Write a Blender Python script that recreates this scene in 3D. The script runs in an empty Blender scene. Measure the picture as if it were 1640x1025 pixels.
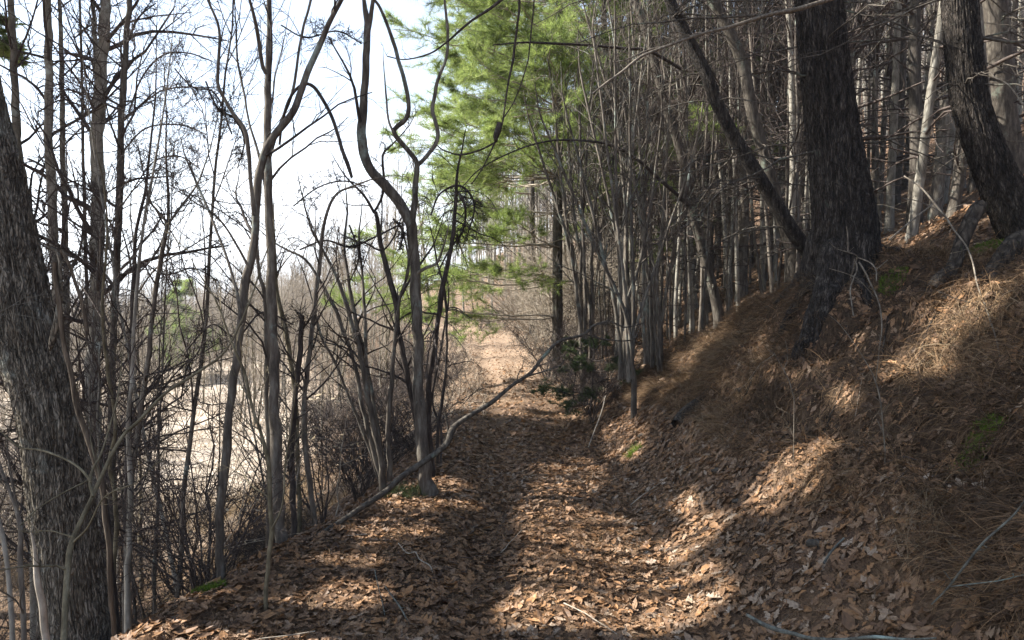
import bpy, math
import numpy as np

# ------------------------------------------------------------------ camera, sky, sun, exposure
C = bpy.context.scene
H = 1.70
F = 1093.0                      # focal length in pixels of the 1640 px wide photograph
PITCH = math.radians(1.15)
cam_data = bpy.data.cameras.new('camera'); cam = bpy.data.objects.new('camera', cam_data)
C.collection.objects.link(cam); C.camera = cam
cam.location = (0, 0, H); cam.rotation_euler = (math.radians(90) - PITCH, 0, 0)
cam_data.sensor_width = 36; cam_data.lens = 36 * F / 1640
cam_data.clip_start = 0.05; cam_data.clip_end = 6000

SUN_EL = math.radians(44); SUN_DIR_XY = np.array([-0.990, 0.140])     # horizontal direction towards the sun
w = bpy.data.worlds.new('World'); C.world = w; w.use_nodes = True
nt = w.node_tree; nt.nodes.clear()
out = nt.nodes.new('ShaderNodeOutputWorld'); bg = nt.nodes.new('ShaderNodeBackground')
sky = nt.nodes.new('ShaderNodeTexSky'); sky.sky_type = 'NISHITA'; sky.sun_disc = False
sky.sun_elevation = SUN_EL
sky.sun_rotation = math.atan2(SUN_DIR_XY[0], SUN_DIR_XY[1])
sky.air_density = 1.0; sky.dust_density = 0.5; sky.ozone_density = 1.0
bg.inputs['Strength'].default_value = 0.055
tc = nt.nodes.new('ShaderNodeTexCoord'); mp = nt.nodes.new('ShaderNodeMapping'); mp.inputs['Scale'].default_value = (1, 1, 2.6)
nz = nt.nodes.new('ShaderNodeTexNoise'); nz.inputs['Scale'].default_value = 2.1; nz.inputs['Detail'].default_value = 7; nz.inputs['Roughness'].default_value = 0.6
cr = nt.nodes.new('ShaderNodeValToRGB'); cr.color_ramp.elements[0].position = 0.50; cr.color_ramp.elements[1].position = 0.72
mx = nt.nodes.new('ShaderNodeMix'); mx.data_type = 'RGBA'; mx.inputs[7].default_value = (8.5, 8.7, 9.2, 1)
nt.links.new(tc.outputs['Generated'], mp.inputs[0]); nt.links.new(mp.outputs[0], nz.inputs['Vector']); nt.links.new(nz.outputs[0], cr.inputs[0])
sx = nt.nodes.new('ShaderNodeSeparateXYZ'); nt.links.new(tc.outputs['Generated'], sx.inputs[0])
ce = nt.nodes.new('ShaderNodeMapRange'); ce.inputs[1].default_value = .10; ce.inputs[2].default_value = .42; ce.inputs[3].default_value = .75; ce.inputs[4].default_value = -1.0; nt.links.new(sx.outputs['Z'], ce.inputs[0])
ca = nt.nodes.new('ShaderNodeMath'); ca.operation = 'ADD'; ca.use_clamp = True; nt.links.new(cr.outputs[0], ca.inputs[0]); nt.links.new(ce.outputs[0], ca.inputs[1])
nt.links.new(ca.outputs[0], mx.inputs[0]); nt.links.new(sky.outputs[0], mx.inputs[6]); nt.links.new(mx.outputs[2], bg.inputs[0]); nt.links.new(bg.outputs[0], out.inputs[0])

sun_d = bpy.data.lights.new('sun', 'SUN'); sun_d.energy = 5.0; sun_d.angle = math.radians(0.5); sun_d.color = (1.0, 0.95, 0.86)
sun = bpy.data.objects.new('sun', sun_d); C.collection.objects.link(sun)
from mathutils import Vector
SUNV = np.array([SUN_DIR_XY[0] * math.cos(SUN_EL), SUN_DIR_XY[1] * math.cos(SUN_EL), math.sin(SUN_EL)])
sun.rotation_euler = Vector(-SUNV).to_track_quat('-Z', 'Y').to_euler()
C.view_settings.view_transform = 'Standard'; C.view_settings.look = 'None'
C.view_settings.exposure = 2.3; C.view_settings.gamma = 1.0
C.cycles.max_bounces = 5; C.cycles.diffuse_bounces = 3; C.cycles.transparent_max_bounces = 4
C.cycles.volume_bounces = 0; C.cycles.sample_clamp_indirect = 4.0

# ------------------------------------------------------------------ numeric helpers
def norm(v): return v / np.maximum(np.linalg.norm(v, axis=-1, keepdims=True), 1e-9)
def _hash(ix, iy, iz, s):
    n = (ix * 374761393 + iy * 668265263 + iz * 2147483647 * 0 + iz * 1274126177 + s * 974634777) & 0xffffffff
    n = ((n ^ (n >> 13)) * 1274126177) & 0xffffffff
    n = (n ^ (n >> 16)) & 0xffffff
    return n / float(0xffffff)
def noise(x, y, z=0.0, s=0):
    x, y, z = np.broadcast_arrays(np.asarray(x, float), np.asarray(y, float), np.asarray(z, float))
    ix = np.floor(x).astype(np.int64); iy = np.floor(y).astype(np.int64); iz = np.floor(z).astype(np.int64)
    fx = x - ix; fy = y - iy; fz = z - iz
    fx = fx * fx * (3 - 2 * fx); fy = fy * fy * (3 - 2 * fy); fz = fz * fz * (3 - 2 * fz)
    r = 0
    for a in (0, 1):
        for b in (0, 1):
            for c in (0, 1):
                r = r + _hash(ix + a, iy + b, iz + c, s) * (fx if a else 1 - fx) * (fy if b else 1 - fy) * (fz if c else 1 - fz)
    return r * 2 - 1
def fbm(x, y, z=0.0, s=0, o=3):
    r = 0; a = 1.0; t = 0
    for i in range(o):
        r = r + a * noise(np.asarray(x) * 2 ** i, np.asarray(y) * 2 ** i, np.asarray(z) * 2 ** i, s + i); t += a; a *= .5
    return r / t
def sstep(a, b, x):
    t = np.clip((x - a) / (b - a), 0, 1); return t * t * (3 - 2 * t)

# ------------------------------------------------------------------ the lie of the land
def cx(y): return np.interp(y, [0, 6, 9, 12, 15, 20, 28, 35, 50, 90], [.22, .22, .25, .10, -.05, -.35, -.95, -2.6, -8, -26])
def pz(y): return np.interp(y, [-10, 0, 12, 16, 20, 24, 28, 32, 40, 60, 90], [0, 0, -.05, -.05, .03, .17, .36, .44, .3, -1, -2])
def xl(y): return np.interp(y, [-5, 2, 3.5, 4.9, 6.2, 8, 11.6, 15, 22, 28, 35, 50, 90], [-2.0, -1.9, -1.72, -1.38, -.98, -.78, -.66, -.9, -1.6, -2.2, -4, -10, -30])
def xr(y): return cx(y) + np.interp(y, [0, 4, 8, 12, 20, 90], [.85, .8, .8, .75, .8, 1.0])
def hc(y): return np.interp(y, [0, 4, 7.2, 9, 12, 18, 40], [1.70, 1.78, 1.95, 1.5, 1.0, .8, .7])
def wc(y): return np.interp(y, [0, 4, 7, 9, 12, 40], [2.1, 2.1, 2.0, 2.0, 1.7, 1.6])
def land(x, y, detail=True):
    x = np.asarray(x, float); y = np.asarray(y, float)
    z = pz(y) + 0 * x
    # left side: shoulder, then slope down to the bottom field
    d = np.maximum(xl(y) - x, 0)
    drop = np.where(d < .6, .5 * d * d, .18 + .60 * (d - .6))
    drop = np.minimum(drop, 3.9 + 0 * d) * 1.0
    soft = 4.2 * (1 - np.exp(-drop / 4.2 * 1.35)) / (1 - math.exp(-3.9 / 4.2 * 1.35)) * .98
    drop = np.where(d > 0, drop * .45 + soft * .55, 0)
    drop = drop + np.clip(y - 40, 0, 400) * .004 * sstep(0, 6, d)
    z = z - drop
    # right side: cut bank, then wooded hill
    e = np.maximum(x - xr(y), 0); u = e / wc(y); h = hc(y)
    prof = np.where(u < 1, 1.0 * (u ** 1.25) * (1 + .05 * u * (1 - u)), 1.0)
    hill = np.maximum(e - wc(y), 0)
    z = z + h * prof + .46 * np.minimum(hill, 70) * sstep(-.5, 2.5, hill) + .02 * np.maximum(hill - 70, 0)
    z = z + sstep(34, 60, y) * sstep(8, -14, x - cx(y)) * sstep(-40, -5, x - cx(y)) * 2.5
    if detail:
        near = np.exp(-np.maximum(y - 2, 0) / 30)
        inpath = (x > xl(y)) & (x < xr(y))
        z = z + np.where(inpath, .4, 1.0) * (.10 * fbm(x * .7, y * .7, 0, 3) + .045 * fbm(x * 2.3, y * 2.3, 0, 9) + .018 * fbm(x * 8, y * 8, 0, 15, 2))
        # worn tracks: the left rut is lower
        z = z - .06 * np.exp(-((x - cx(y) + .38) / .22) ** 2) - .03 * np.exp(-((x - cx(y) - .5) / .25) ** 2)
        # ledges on the bank
        m = sstep(.25, .6, u) * sstep(1.5, .95, u)
        z = z + m * (.17 * fbm(x * 1.6 + 3, y * .8, 0, 31) + .06 * np.sin((x * 1.0 + z * 1.1) * 5.5 + 2.5 * noise(x * .5, y * .6, 0, 44)))
        hillm = sstep(0, 2, hill) * 0.35 + sstep(1, 6, d) * .3
        z = z + hillm * fbm(x * .25, y * .25, 0, 55)
        # mound the big pine stands on, hollow washed out under its roots
        z = z + .32 * np.exp(-(((x - 3.25) / .62) ** 2 + ((y - 6.5) / .6) ** 2))
        z = z + m * .05 * (1 - np.abs(noise(x * 6, y * 5, 0, 91)) * 2) - m * .10 * np.maximum(noise(x * 2.2 + 7, y * 1.6, 0, 95) - .3, 0) * 2.5
        z = z - .30 * np.exp(-(((x - 2.95) / .35) ** 2 + ((y - 5.75) / .30) ** 2))
        z = z - .34 * np.exp(-(((x - 3.55) / .42) ** 2 + ((y - 5.35) / .26) ** 2))
    return z
def W(px, py, Y):
    """point on the sight line through a photo pixel at distance Y (metres ahead)"""
    dx = (px - 820) / F; dy = (512.5 - py) / F
    yy = math.cos(PITCH) + dy * math.sin(PITCH); zz = -math.sin(PITCH) + dy * math.cos(PITCH)
    return np.array([dx * Y / yy, Y, H + zz * Y / yy])
def hit(px, py, far=120):
    Y = np.geomspace(1.2, far, 1500)
    dx = (px - 820) / F; dy = (512.5 - py) / F
    yy = math.cos(PITCH) + dy * math.sin(PITCH); zz = -math.sin(PITCH) + dy * math.cos(PITCH)
    P = np.stack([dx * Y / yy, Y, H + zz * Y / yy], 1)
    b = P[:, 2] < land(P[:, 0], P[:, 1])
    i = int(np.argmax(b)) if b.any() else len(Y) - 1
    return P[i]

# ------------------------------------------------------------------ mesh helpers
def mesh_np(name, V, Q=None, T=None, mat=None, attr=None, smooth=True):
    me = bpy.data.meshes.new(name)
    nq = 0 if Q is None else len(Q); ntr = 0 if T is None else len(T)
    me.vertices.add(len(V)); me.vertices.foreach_set('co', np.asarray(V, np.float32).ravel())
    loops = np.concatenate([np.asarray(Q).ravel() if nq else np.zeros(0, int), np.asarray(T).ravel() if ntr else np.zeros(0, int)]).astype(np.int32)
    me.loops.add(len(loops)); me.loops.foreach_set('vertex_index', loops)
    me.polygons.add(nq + ntr)
    st = np.concatenate([np.arange(nq) * 4, nq * 4 + np.arange(ntr) * 3]).astype(np.int32)
    me.polygons.foreach_set('loop_start', st)
    me.polygons.foreach_set('use_smooth', np.full(nq + ntr, smooth))
    if attr is not None:
        for k, v in attr.items():
            a = me.attributes.new(k, 'FLOAT', 'POINT'); a.data.foreach_set('value', np.asarray(v, np.float32))
    me.update(calc_edges=True); me.validate()
    if mat: me.materials.append(mat)
    return me
def link(name, me, parent=None, loc=None):
    o = bpy.data.objects.new(name, me); C.collection.objects.link(o)
    if parent is not None: o.parent = parent
    if loc is not None: o.location = tuple(loc)
    return o
def tag(o, label=None, cat=None, group=None, kind=None):
    if label: o['label'] = label
    if cat: o['category'] = cat
    if group: o['group'] = group
    if kind: o['kind'] = kind
    return o
def thing(name, label, cat, loc=(0, 0, 0), group=None):
    o = bpy.data.objects.new(name, None); C.collection.objects.link(o); o.empty_display_size = .1
    o.location = tuple(loc); return tag(o, label, cat, group)

class TB:
    """collects tapering tubes and builds them as one mesh"""
    def __init__(s): s.g = {}
    def add(s, P, R, k):
        P = np.asarray(P, float); R = np.asarray(R, float)
        if P.ndim == 2: P = P[None]; R = R[None]
        s.g.setdefault((P.shape[1], k), []).append((P, R))
    def arrays(s):
        Vs, Qs, Vr, off = [], [], [], 0
        for (N, k), L in s.g.items():
            P = np.concatenate([a for a, b in L]); R = np.concatenate([b for a, b in L]); M = len(P)
            t = norm(np.gradient(P, axis=1)); d = norm(P[:, -1] - P[:, 0] + 1e-6)
            ref = np.zeros((M, 3)); ref[np.arange(M), np.argmin(np.abs(d), axis=1)] = 1
            u = norm(np.cross(t, ref[:, None])); v = np.cross(t, u)
            th = np.arange(k) * 2 * math.pi / k
            V = P[:, :, None] + R[:, :, None, None] * (u[:, :, None] * np.cos(th)[:, None] + v[:, :, None] * np.sin(th)[:, None])
            base = off + (np.arange(M) * N * k)[:, None, None] + (np.arange(N - 1) * k)[None, :, None]
            j = np.arange(k); j2 = (j + 1) % k
            Q = np.stack([base + j, base + j2, base + k + j2, base + k + j], -1).reshape(-1, 4)
            Vs.append(V.reshape(-1, 3)); Qs.append(Q); off += M * N * k
            Vr.append(np.repeat(np.random.RandomState(M).rand(M), N * k))
        return np.concatenate(Vs), np.concatenate(Qs), np.concatenate(Vr)
    def build(s, name, mat, parent=None, origin=(0, 0, 0)):
        if not s.g: return None
        V, Q, r = s.arrays()
        return link(name, mesh_np(name, V - np.asarray(origin), Q, None, mat, {'var': r}), parent)

def smooth(pts, n):
    """Catmull-Rom resample of a polyline (rows may carry a radius column)"""
    p = np.asarray(pts, float); p = np.vstack([2 * p[0] - p[1], p, 2 * p[-1] - p[-2]])
    m = len(p) - 3; ts = np.linspace(0, m - 1e-6, n); i = ts.astype(int); f = (ts - i)[:, None]
    a, b, c, d = p[i], p[i + 1], p[i + 2], p[i + 3]
    return .5 * (2 * b + (c - a) * f + (2 * a - 5 * b + 4 * c - d) * f ** 2 + (3 * b - a - 3 * c + d) * f ** 3)

def kids(P, R, n, t0, t1, ang, lf, N, rng, wander=.15, up=0., rf=.6, flat=1., taper=.3, rmin=.0015, tapl=.5, lmax=9., grav=0.):
    M, K, _ = P.shape
    idx = np.repeat(np.arange(M), n); q = len(idx); t = rng.uniform(t0, t1, q); f = t * (K - 1)
    i = np.clip(f.astype(int), 0, K - 2); ww = (f - i)[:, None]
    base = P[idx, i] * (1 - ww) + P[idx, i + 1] * ww; tan = norm(P[idx, i + 1] - P[idx, i])
    r = R[idx, i] * (1 - ww[:, 0]) + R[idx, i + 1] * ww[:, 0]
    rv = rng.normal(size=(q, 3)); rv -= (rv * tan).sum(1, keepdims=True) * tan; rv = norm(rv)
    a = rng.normal(ang, .18, q)[:, None]
    d = np.cos(a) * tan + np.sin(a) * rv; d[:, 2] = d[:, 2] * flat + up; d = norm(d)
    PL = np.linalg.norm(np.diff(P, axis=1), axis=2).sum(1)[idx]
    Ls = np.minimum(PL * lf * rng.uniform(.55, 1.35, q) * (1 - tapl * (t - t0) / max(t1 - t0, 1e-6)), lmax)
    wn = np.cumsum(rng.normal(0, wander, (q, N - 1, 3)), axis=1)
    g = np.zeros((1, N - 1, 3)); g[..., 2] = -grav * np.linspace(0, 1, N - 1)
    D = norm(d[:, None] + wn + g)
    pts = np.concatenate([base[:, None], base[:, None] + np.cumsum(D * (Ls / (N - 1))[:, None, None], axis=1)], axis=1)
    r0 = np.maximum(np.minimum(r * rf, Ls * .02 + .001), rmin)
    RR = np.maximum(r0[:, None] * np.linspace(1, taper, N)[None], rmin * .6)
    return pts, RR

# ------------------------------------------------------------------ materials
def new_mat(name):
    m = bpy.data.materials.new(name); m.use_nodes = True; n = m.node_tree; n.nodes.clear()
    o = n.nodes.new('ShaderNodeOutputMaterial'); b = n.nodes.new('ShaderNodeBsdfPrincipled'); n.links.new(b.outputs[0], o.inputs[0])
    b.inputs['Specular IOR Level'].default_value = .25
    return m, n, b, o
def ramp(n, src, stops):
    r = n.nodes.new('ShaderNodeValToRGB'); e = r.color_ramp.elements
    while len(e) < len(stops): e.new(.5)
    for k, (p, c) in enumerate(stops): e[k].position = p; e[k].color = (*c, 1)
    n.links.new(src, r.inputs[0]); return r.outputs[0]
def noise_n(n, scale, vec=None, detail=5, rough=.6):
    t = n.nodes.new('ShaderNodeTexNoise'); t.inputs['Scale'].default_value = scale; t.inputs['Detail'].default_value = detail; t.inputs['Roughness'].default_value = rough
    if vec is not None: n.links.new(vec, t.inputs['Vector'])
    return t.outputs[0]
def coords(n, sc=(1, 1, 1), kind='Object'):
    t = n.nodes.new('ShaderNodeTexCoord'); m = n.nodes.new('ShaderNodeMapping'); m.inputs['Scale'].default_value = sc
    n.links.new(t.outputs[kind], m.inputs[0]); return m.outputs[0]
def mixc(n, fac, a, b):
    m = n.nodes.new('ShaderNodeMix'); m.data_type = 'RGBA'
    for s, i in ((fac, 0), (a, 6), (b, 7)):
        if isinstance(s, (int, float)): m.inputs[i].default_value = s
        elif isinstance(s, tuple): m.inputs[i].default_value = (*s, 1)
        else: n.links.new(s, m.inputs[i])
    return m.outputs[2]
def bump(n, b, h, strength=.5, dist=.01):
    k = n.nodes.new('ShaderNodeBump'); k.inputs['Strength'].default_value = strength; k.inputs['Distance'].default_value = dist
    n.links.new(h, k.inputs['Height']); n.links.new(k.outputs[0], b.inputs['Normal'])
def attr_n(n, name='var'):
    a = n.nodes.new('ShaderNodeAttribute'); a.attribute_name = name; return a.outputs['Fac']

def bark(name, dark, mid, light, sc=14, stretch=.14, lichen=None, lich_lo=.56, bd=.012, per_obj=False, cracks=0, cstretch=.14):
    m, n, b, o = new_mat(name)
    v = coords(n, (1, 1, stretch)); v2 = coords(n, (1, 1, .6))
    f = noise_n(n, sc * 2, v, 6, .65)
    col = ramp(n, f, [(.30, dark), (.5, mid), (.72, light)])
    fine = noise_n(n, 90, v2, 3)
    crk = None
    if cracks:
        vm = n.nodes.new('ShaderNodeVectorMath'); vm.operation = 'MULTIPLY_ADD'; vm.inputs[1].default_value = (.09, .09, .05)
        nw = n.nodes.new('ShaderNodeTexNoise'); nw.inputs['Scale'].default_value = 9; nw.inputs['Detail'].default_value = 4; n.links.new(v2, nw.inputs['Vector'])
        v3 = coords(n, (1, 1, cstretch)); n.links.new(nw.outputs['Color'], vm.inputs[0]); n.links.new(v3, vm.inputs[2])
        vo = n.nodes.new('ShaderNodeTexVoronoi'); vo.feature = 'DISTANCE_TO_EDGE'; vo.inputs['Scale'].default_value = cracks; n.links.new(vm.outputs[0], vo.inputs['Vector'])
        crk = ramp(n, vo.outputs['Distance'], [(.02, (0, 0, 0)), (.16, (1, 1, 1))])
        cc = ramp(n, vo.outputs['Distance'], [(.0, (.45, .45, .45)), (.25, (1, 1, 1))])
        mc = n.nodes.new('ShaderNodeMix'); mc.data_type = 'RGBA'; mc.blend_type = 'MULTIPLY'; mc.inputs[0].default_value = 1; n.links.new(col, mc.inputs[6]); n.links.new(cc, mc.inputs[7]); col = mc.outputs[2]
    if lichen:
        ln = noise_n(n, 3.2, v2, 6, .7)
        lm = ramp(n, ln, [(lich_lo, (0, 0, 0)), (lich_lo + .1, (1, 1, 1))])
        col = mixc(n, lm, col, lichen)
    if per_obj:
        oi = n.nodes.new('ShaderNodeObjectInfo')
        hs = n.nodes.new('ShaderNodeHueSaturation'); mr = n.nodes.new('ShaderNodeMapRange'); mr.inputs[3].default_value = .62; mr.inputs[4].default_value = 1.05
        n.links.new(oi.outputs['Random'], mr.inputs[0]); n.links.new(mr.outputs[0], hs.inputs['Value']); n.links.new(col, hs.inputs['Color']); col = hs.outputs[0]
    n.links.new(col, b.inputs['Base Color']); b.inputs['Roughness'].default_value = .9
    ad = n.nodes.new('ShaderNodeMath'); ad.operation = 'MULTIPLY_ADD'; ad.inputs[1].default_value = .3
    n.links.new(fine, ad.inputs[0]); n.links.new(f, ad.inputs[2]); hgt = ad.outputs[0]
    if crk is not None:
        a2 = n.nodes.new('ShaderNodeMath'); a2.operation = 'MULTIPLY_ADD'; a2.inputs[1].default_value = .8; n.links.new(crk, a2.inputs[0]); n.links.new(hgt, a2.inputs[2]); hgt = a2.outputs[0]
    bump(n, b, hgt, .9, bd)
    return m
M = {}
M['bough'] = bark('dull_brown_bark', (.022, .018, .014), (.060, .050, .040), (.13, .115, .092), 14, .25, (.14, .165, .13), .58, .008)
M['oak'] = bark('furrowed_oak_bark', (.045, .037, .028), (.19, .163, .125), (.38, .345, .28), 16, .16, (.34, .35, .30), .60, .02, cracks=75, cstretch=.07)
M['poplar'] = bark('pale_poplar_bark', (.10, .088, .07), (.22, .20, .165), (.38, .36, .315), 9, .3, (.42, .46, .42), .58, .006, True)
M['grey'] = bark('grey_brown_bark', (.045, .037, .030), (.12, .10, .08), (.25, .23, .19), 12, .2, (.27, .31, .27), .56, .006, True)
M['sapling'] = bark('greenish_sapling_bark', (.055, .045, .028), (.12, .10, .062), (.22, .195, .135), 12, .4, None, .6, .003)
M['dark'] = bark('dark_twig_bark', (.018, .014, .012), (.045, .036, .031), (.10, .083, .073), 14, .3, None, .6, .003)
M['twig'] = bark('red_brown_twig_bark', (.028, .021, .018), (.065, .050, .043), (.12, .098, .085), 14, .3, None, .6, .002)
M['paletwig'] = bark('pale_dead_twig_bark', (.15, .125, .10), (.28, .24, .19), (.42, .37, .30), 14, .3, None, .6, .002)
M['deadstick'] = bark('weathered_dead_stick', (.045, .036, .027), (.13, .108, .083), (.25, .22, .175), 18, .35, None, .6, .003)
M['pine'] = bark('dark_pine_bark', (.012, .010, .008), (.045, .036, .029), (.125, .107, .092), 13, .22, (.10, .115, .095), .64, .02, cracks=60, cstretch=.12)
M['pinegrey'] = bark('grey_pine_bark', (.03, .025, .021), (.085, .071, .058), (.17, .15, .125), 11, .25, (.22, .25, .21), .58, .01, True)
M['vine'] = bark('shaggy_vine_bark', (.03, .023, .017), (.085, .065, .046), (.20, .16, .12), 30, .08, None, .6, .006)
M['root'] = bark('root_bark', (.022, .017, .013), (.060, .048, .037), (.12, .10, .08), 10, .5, (.06, .09, .025), .60, .012, cracks=20, cstretch=.3)
M['lichenwood'] = bark('lichen_covered_wood', (.035, .03, .024), (.09, .088, .074), (.19, .20, .175), 14, .6, (.24, .30, .27), .56, .006)

def leaf_mat(name, stops, trans=.25, rough=.75):
    m, n, b, o = new_mat(name)
    col = ramp(n, attr_n(n), stops)
    nn = noise_n(n, 60, coords(n), 3)
    col2 = mixc(n, ramp(n, nn, [(.35, (0, 0, 0)), (.75, (.55, .55, .55))]), col, (.05, .03, .02))
    n.links.new(col2, b.inputs['Base Color']); b.inputs['Roughness'].default_value = rough
    t = n.nodes.new('ShaderNodeBsdfTranslucent'); n.links.new(col, t.inputs[0])
    ms = n.nodes.new('ShaderNodeMixShader'); ms.inputs[0].default_value = trans
    n.links.new(b.outputs[0], ms.inputs[1]); n.links.new(t.outputs[0], ms.inputs[2]); n.links.new(ms.outputs[0], o.inputs[0])
    return m
M['leaf'] = leaf_mat('dead_oak_leaves', [(0, (.045, .026, .015)), (.18, (.11, .062, .034)), (.36, (.19, .108, .058)), (.46, (.26, .138, .062)), (.6, (.23, .148, .093)), (.72, (.31, .162, .070)), (.84, (.27, .185, .122)), (.95, (.33, .25, .18)), (1, (.46, .38, .30))], .12, .55)
M['straw'] = leaf_mat('orange_pine_straw', [(0, (.045, .029, .019)), (.35, (.10, .062, .036)), (.62, (.17, .102, .055)), (.85, (.26, .16, .082)), (1, (.30, .225, .14))], .1)
M['bankstraw'] = leaf_mat('rusty_matted_needles', [(0, (.022, .015, .010)), (.35, (.08, .050, .029)), (.6, (.18, .11, .057)), (.82, (.30, .19, .10)), (1, (.37, .285, .18))], .1)
M['drystraw'] = leaf_mat('bleached_bank_grass', [(0, (.08, .055, .032)), (.5, (.20, .145, .085)), (1, (.36, .28, .18))], .15)
M['drygrass'] = leaf_mat('tan_dry_grass', [(0, (.22, .17, .125)), (.5, (.42, .345, .265)), (1, (.62, .55, .45))], .2)
M['needles'] = leaf_mat('pine_needles', [(0, (.08, .13, .03)), (.5, (.21, .28, .075)), (1, (.38, .43, .15))], .55, .5)
M['hemlock'] = leaf_mat('dark_evergreen_needles', [(0, (.035, .055, .02)), (.6, (.065, .095, .032)), (1, (.11, .145, .055))], .25, .5)
M['moss'] = leaf_mat('bright_moss', [(0, (.05, .10, .01)), (.5, (.12, .20, .02)), (1, (.22, .32, .04))], .3)
M['beech'] = leaf_mat('papery_beech_leaves', [(0, (.42, .34, .22)), (1, (.66, .58, .44))], .4)

def ground_mat():
    m, n, b, o = new_mat('forest_floor')
    v = coords(n)
    a = noise_n(n, 1.3, v, 6); c = noise_n(n, 17, v, 5, .7); e = noise_n(n, 70, v, 3, .7)
    litter = ramp(n, c, [(.3, (.055, .034, .020)), (.45, (.13, .08, .046)), (.6, (.21, .135, .08)), (.75, (.29, .20, .13))])
    soil = ramp(n, e, [(.3, (.05, .032, .022)), (.7, (.16, .10, .065))])
    col = mixc(n, ramp(n, a, [(.42, (0, 0, 0)), (.6, (1, 1, 1))]), litter, soil)
    grass = ramp(n, noise_n(n, 1.1, v, 9, .78), [(.36, (.22, .175, .135)), (.5, (.42, .35, .28)), (.75, (.60, .53, .45))])
    col = mixc(n, attr_n(n, 'field'), col, grass)
    needle = ramp(n, c, [(.3, (.035, .024, .016)), (.6, (.10, .064, .038)), (.8, (.17, .11, .065))])
    col = mixc(n, attr_n(n, 'straw'), col, needle)
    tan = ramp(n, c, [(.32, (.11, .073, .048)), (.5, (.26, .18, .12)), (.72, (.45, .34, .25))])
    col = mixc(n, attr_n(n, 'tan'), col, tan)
    n.links.new(col, b.inputs['Base Color']); b.inputs['Roughness'].default_value = .95
    ad = n.nodes.new('ShaderNodeMath'); ad.operation = 'ADD'; n.links.new(c, ad.inputs[0]); n.links.new(e, ad.inputs[1]); bump(n, b, ad.outputs[0], .9, .04)
    return m
M['ground'] = ground_mat()

# ------------------------------------------------------------------ ground: one sheet to the horizon
def axis(lo, hi, c, fine, grow, nearw):
    xs = [c]; s = fine
    while xs[-1] < hi: xs.append(xs[-1] + s); s = s if xs[-1] - c < nearw else min(s * grow, 60)
    ys = [c]; s = fine
    while ys[-1] > lo: ys.append(ys[-1] - s); s = s if c - ys[-1] < nearw else min(s * grow, 60)
    return np.array(sorted(set(np.round(ys[1:] + xs, 4))))
gx = axis(-2500, 2500, .8, .045, 1.035, 3.6); gy = axis(-60, 3200, 5.5, .05, 1.03, 4.2)
GX, GY = np.meshgrid(gx, gy); GZ = land(GX, GY)
nx, ny = len(gx), len(gy)
V = np.stack([GX, GY, GZ], -1).reshape(-1, 3)
ii = (np.arange(ny - 1)[:, None] * nx + np.arange(nx - 1)[None]).ravel()
Q = np.stack([ii, ii + 1, ii + nx + 1, ii + nx], 1)
X_, Y_ = V[:, 0], V[:, 1]
ud = (X_ - xr(Y_)) / wc(Y_)
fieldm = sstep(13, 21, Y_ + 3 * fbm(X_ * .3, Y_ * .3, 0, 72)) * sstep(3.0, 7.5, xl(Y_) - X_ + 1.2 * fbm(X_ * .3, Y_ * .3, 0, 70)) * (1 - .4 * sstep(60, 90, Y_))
strawm = np.clip(sstep(.35, .7, ud + .35 * fbm(X_ * 1.2, Y_ * 1.2, 0, 71)) * sstep(2.6, 1.2, ud), 0, 1)
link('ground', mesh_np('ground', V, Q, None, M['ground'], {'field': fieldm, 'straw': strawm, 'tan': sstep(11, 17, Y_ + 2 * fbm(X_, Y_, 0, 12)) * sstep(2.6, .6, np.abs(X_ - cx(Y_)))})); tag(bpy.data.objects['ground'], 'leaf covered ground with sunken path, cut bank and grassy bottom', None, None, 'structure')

# distant ridges beyond the valley
def ridge(name, dist, x0, x1, h, seed, col):
    xs = np.linspace(x0, x1, 160); rows = []
    prof = h * (.72 + .34 * fbm(xs / 420, 0 * xs, 0, seed, 5) + .02 * noise(xs / 15, 0 * xs, 0, seed))
    for k, t in enumerate(np.linspace(0, 1, 14)):
        y = dist + 500 * t; zz = prof * np.sin(t * math.pi * .5) ** .8 - 12
        rows.append(np.stack([xs, y + 30 * noise(xs / 90, y / 90, 0, seed), zz + 5 * fbm(xs / 60, y / 60, 0, seed + 2) * t], 1))
    for t in (.5, 1): rows.append(np.stack([xs, 0 * xs + dist + 500 + 400 * t, prof * (1 - t) - 14], 1))
    V = np.concatenate(rows); n_ = len(xs); R_ = len(rows)
    i = (np.arange(R_ - 1)[:, None] * n_ + np.arange(n_ - 1)[None]).ravel()
    m, n, b, o = new_mat(name + '_woods'); c = ramp(n, noise_n(n, .03, coords(n), 7, .7), [(.35, tuple(q * .7 for q in col)), (.65, col)])
    n.links.new(c, b.inputs['Base Color']); b.inputs['Roughness'].default_value = 1
    tag(link(name, mesh_np(name, V, np.stack([i, i + 1, i + n_ + 1, i + n_], 1), None, m)), None, None, None, 'structure')
ridge('hills', 620, -1300, 500, 42, 5, (.16, .13, .11))
ridge('mountain', 1500, -2400, 1400, 92, 12, (.13, .12, .11))

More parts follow.
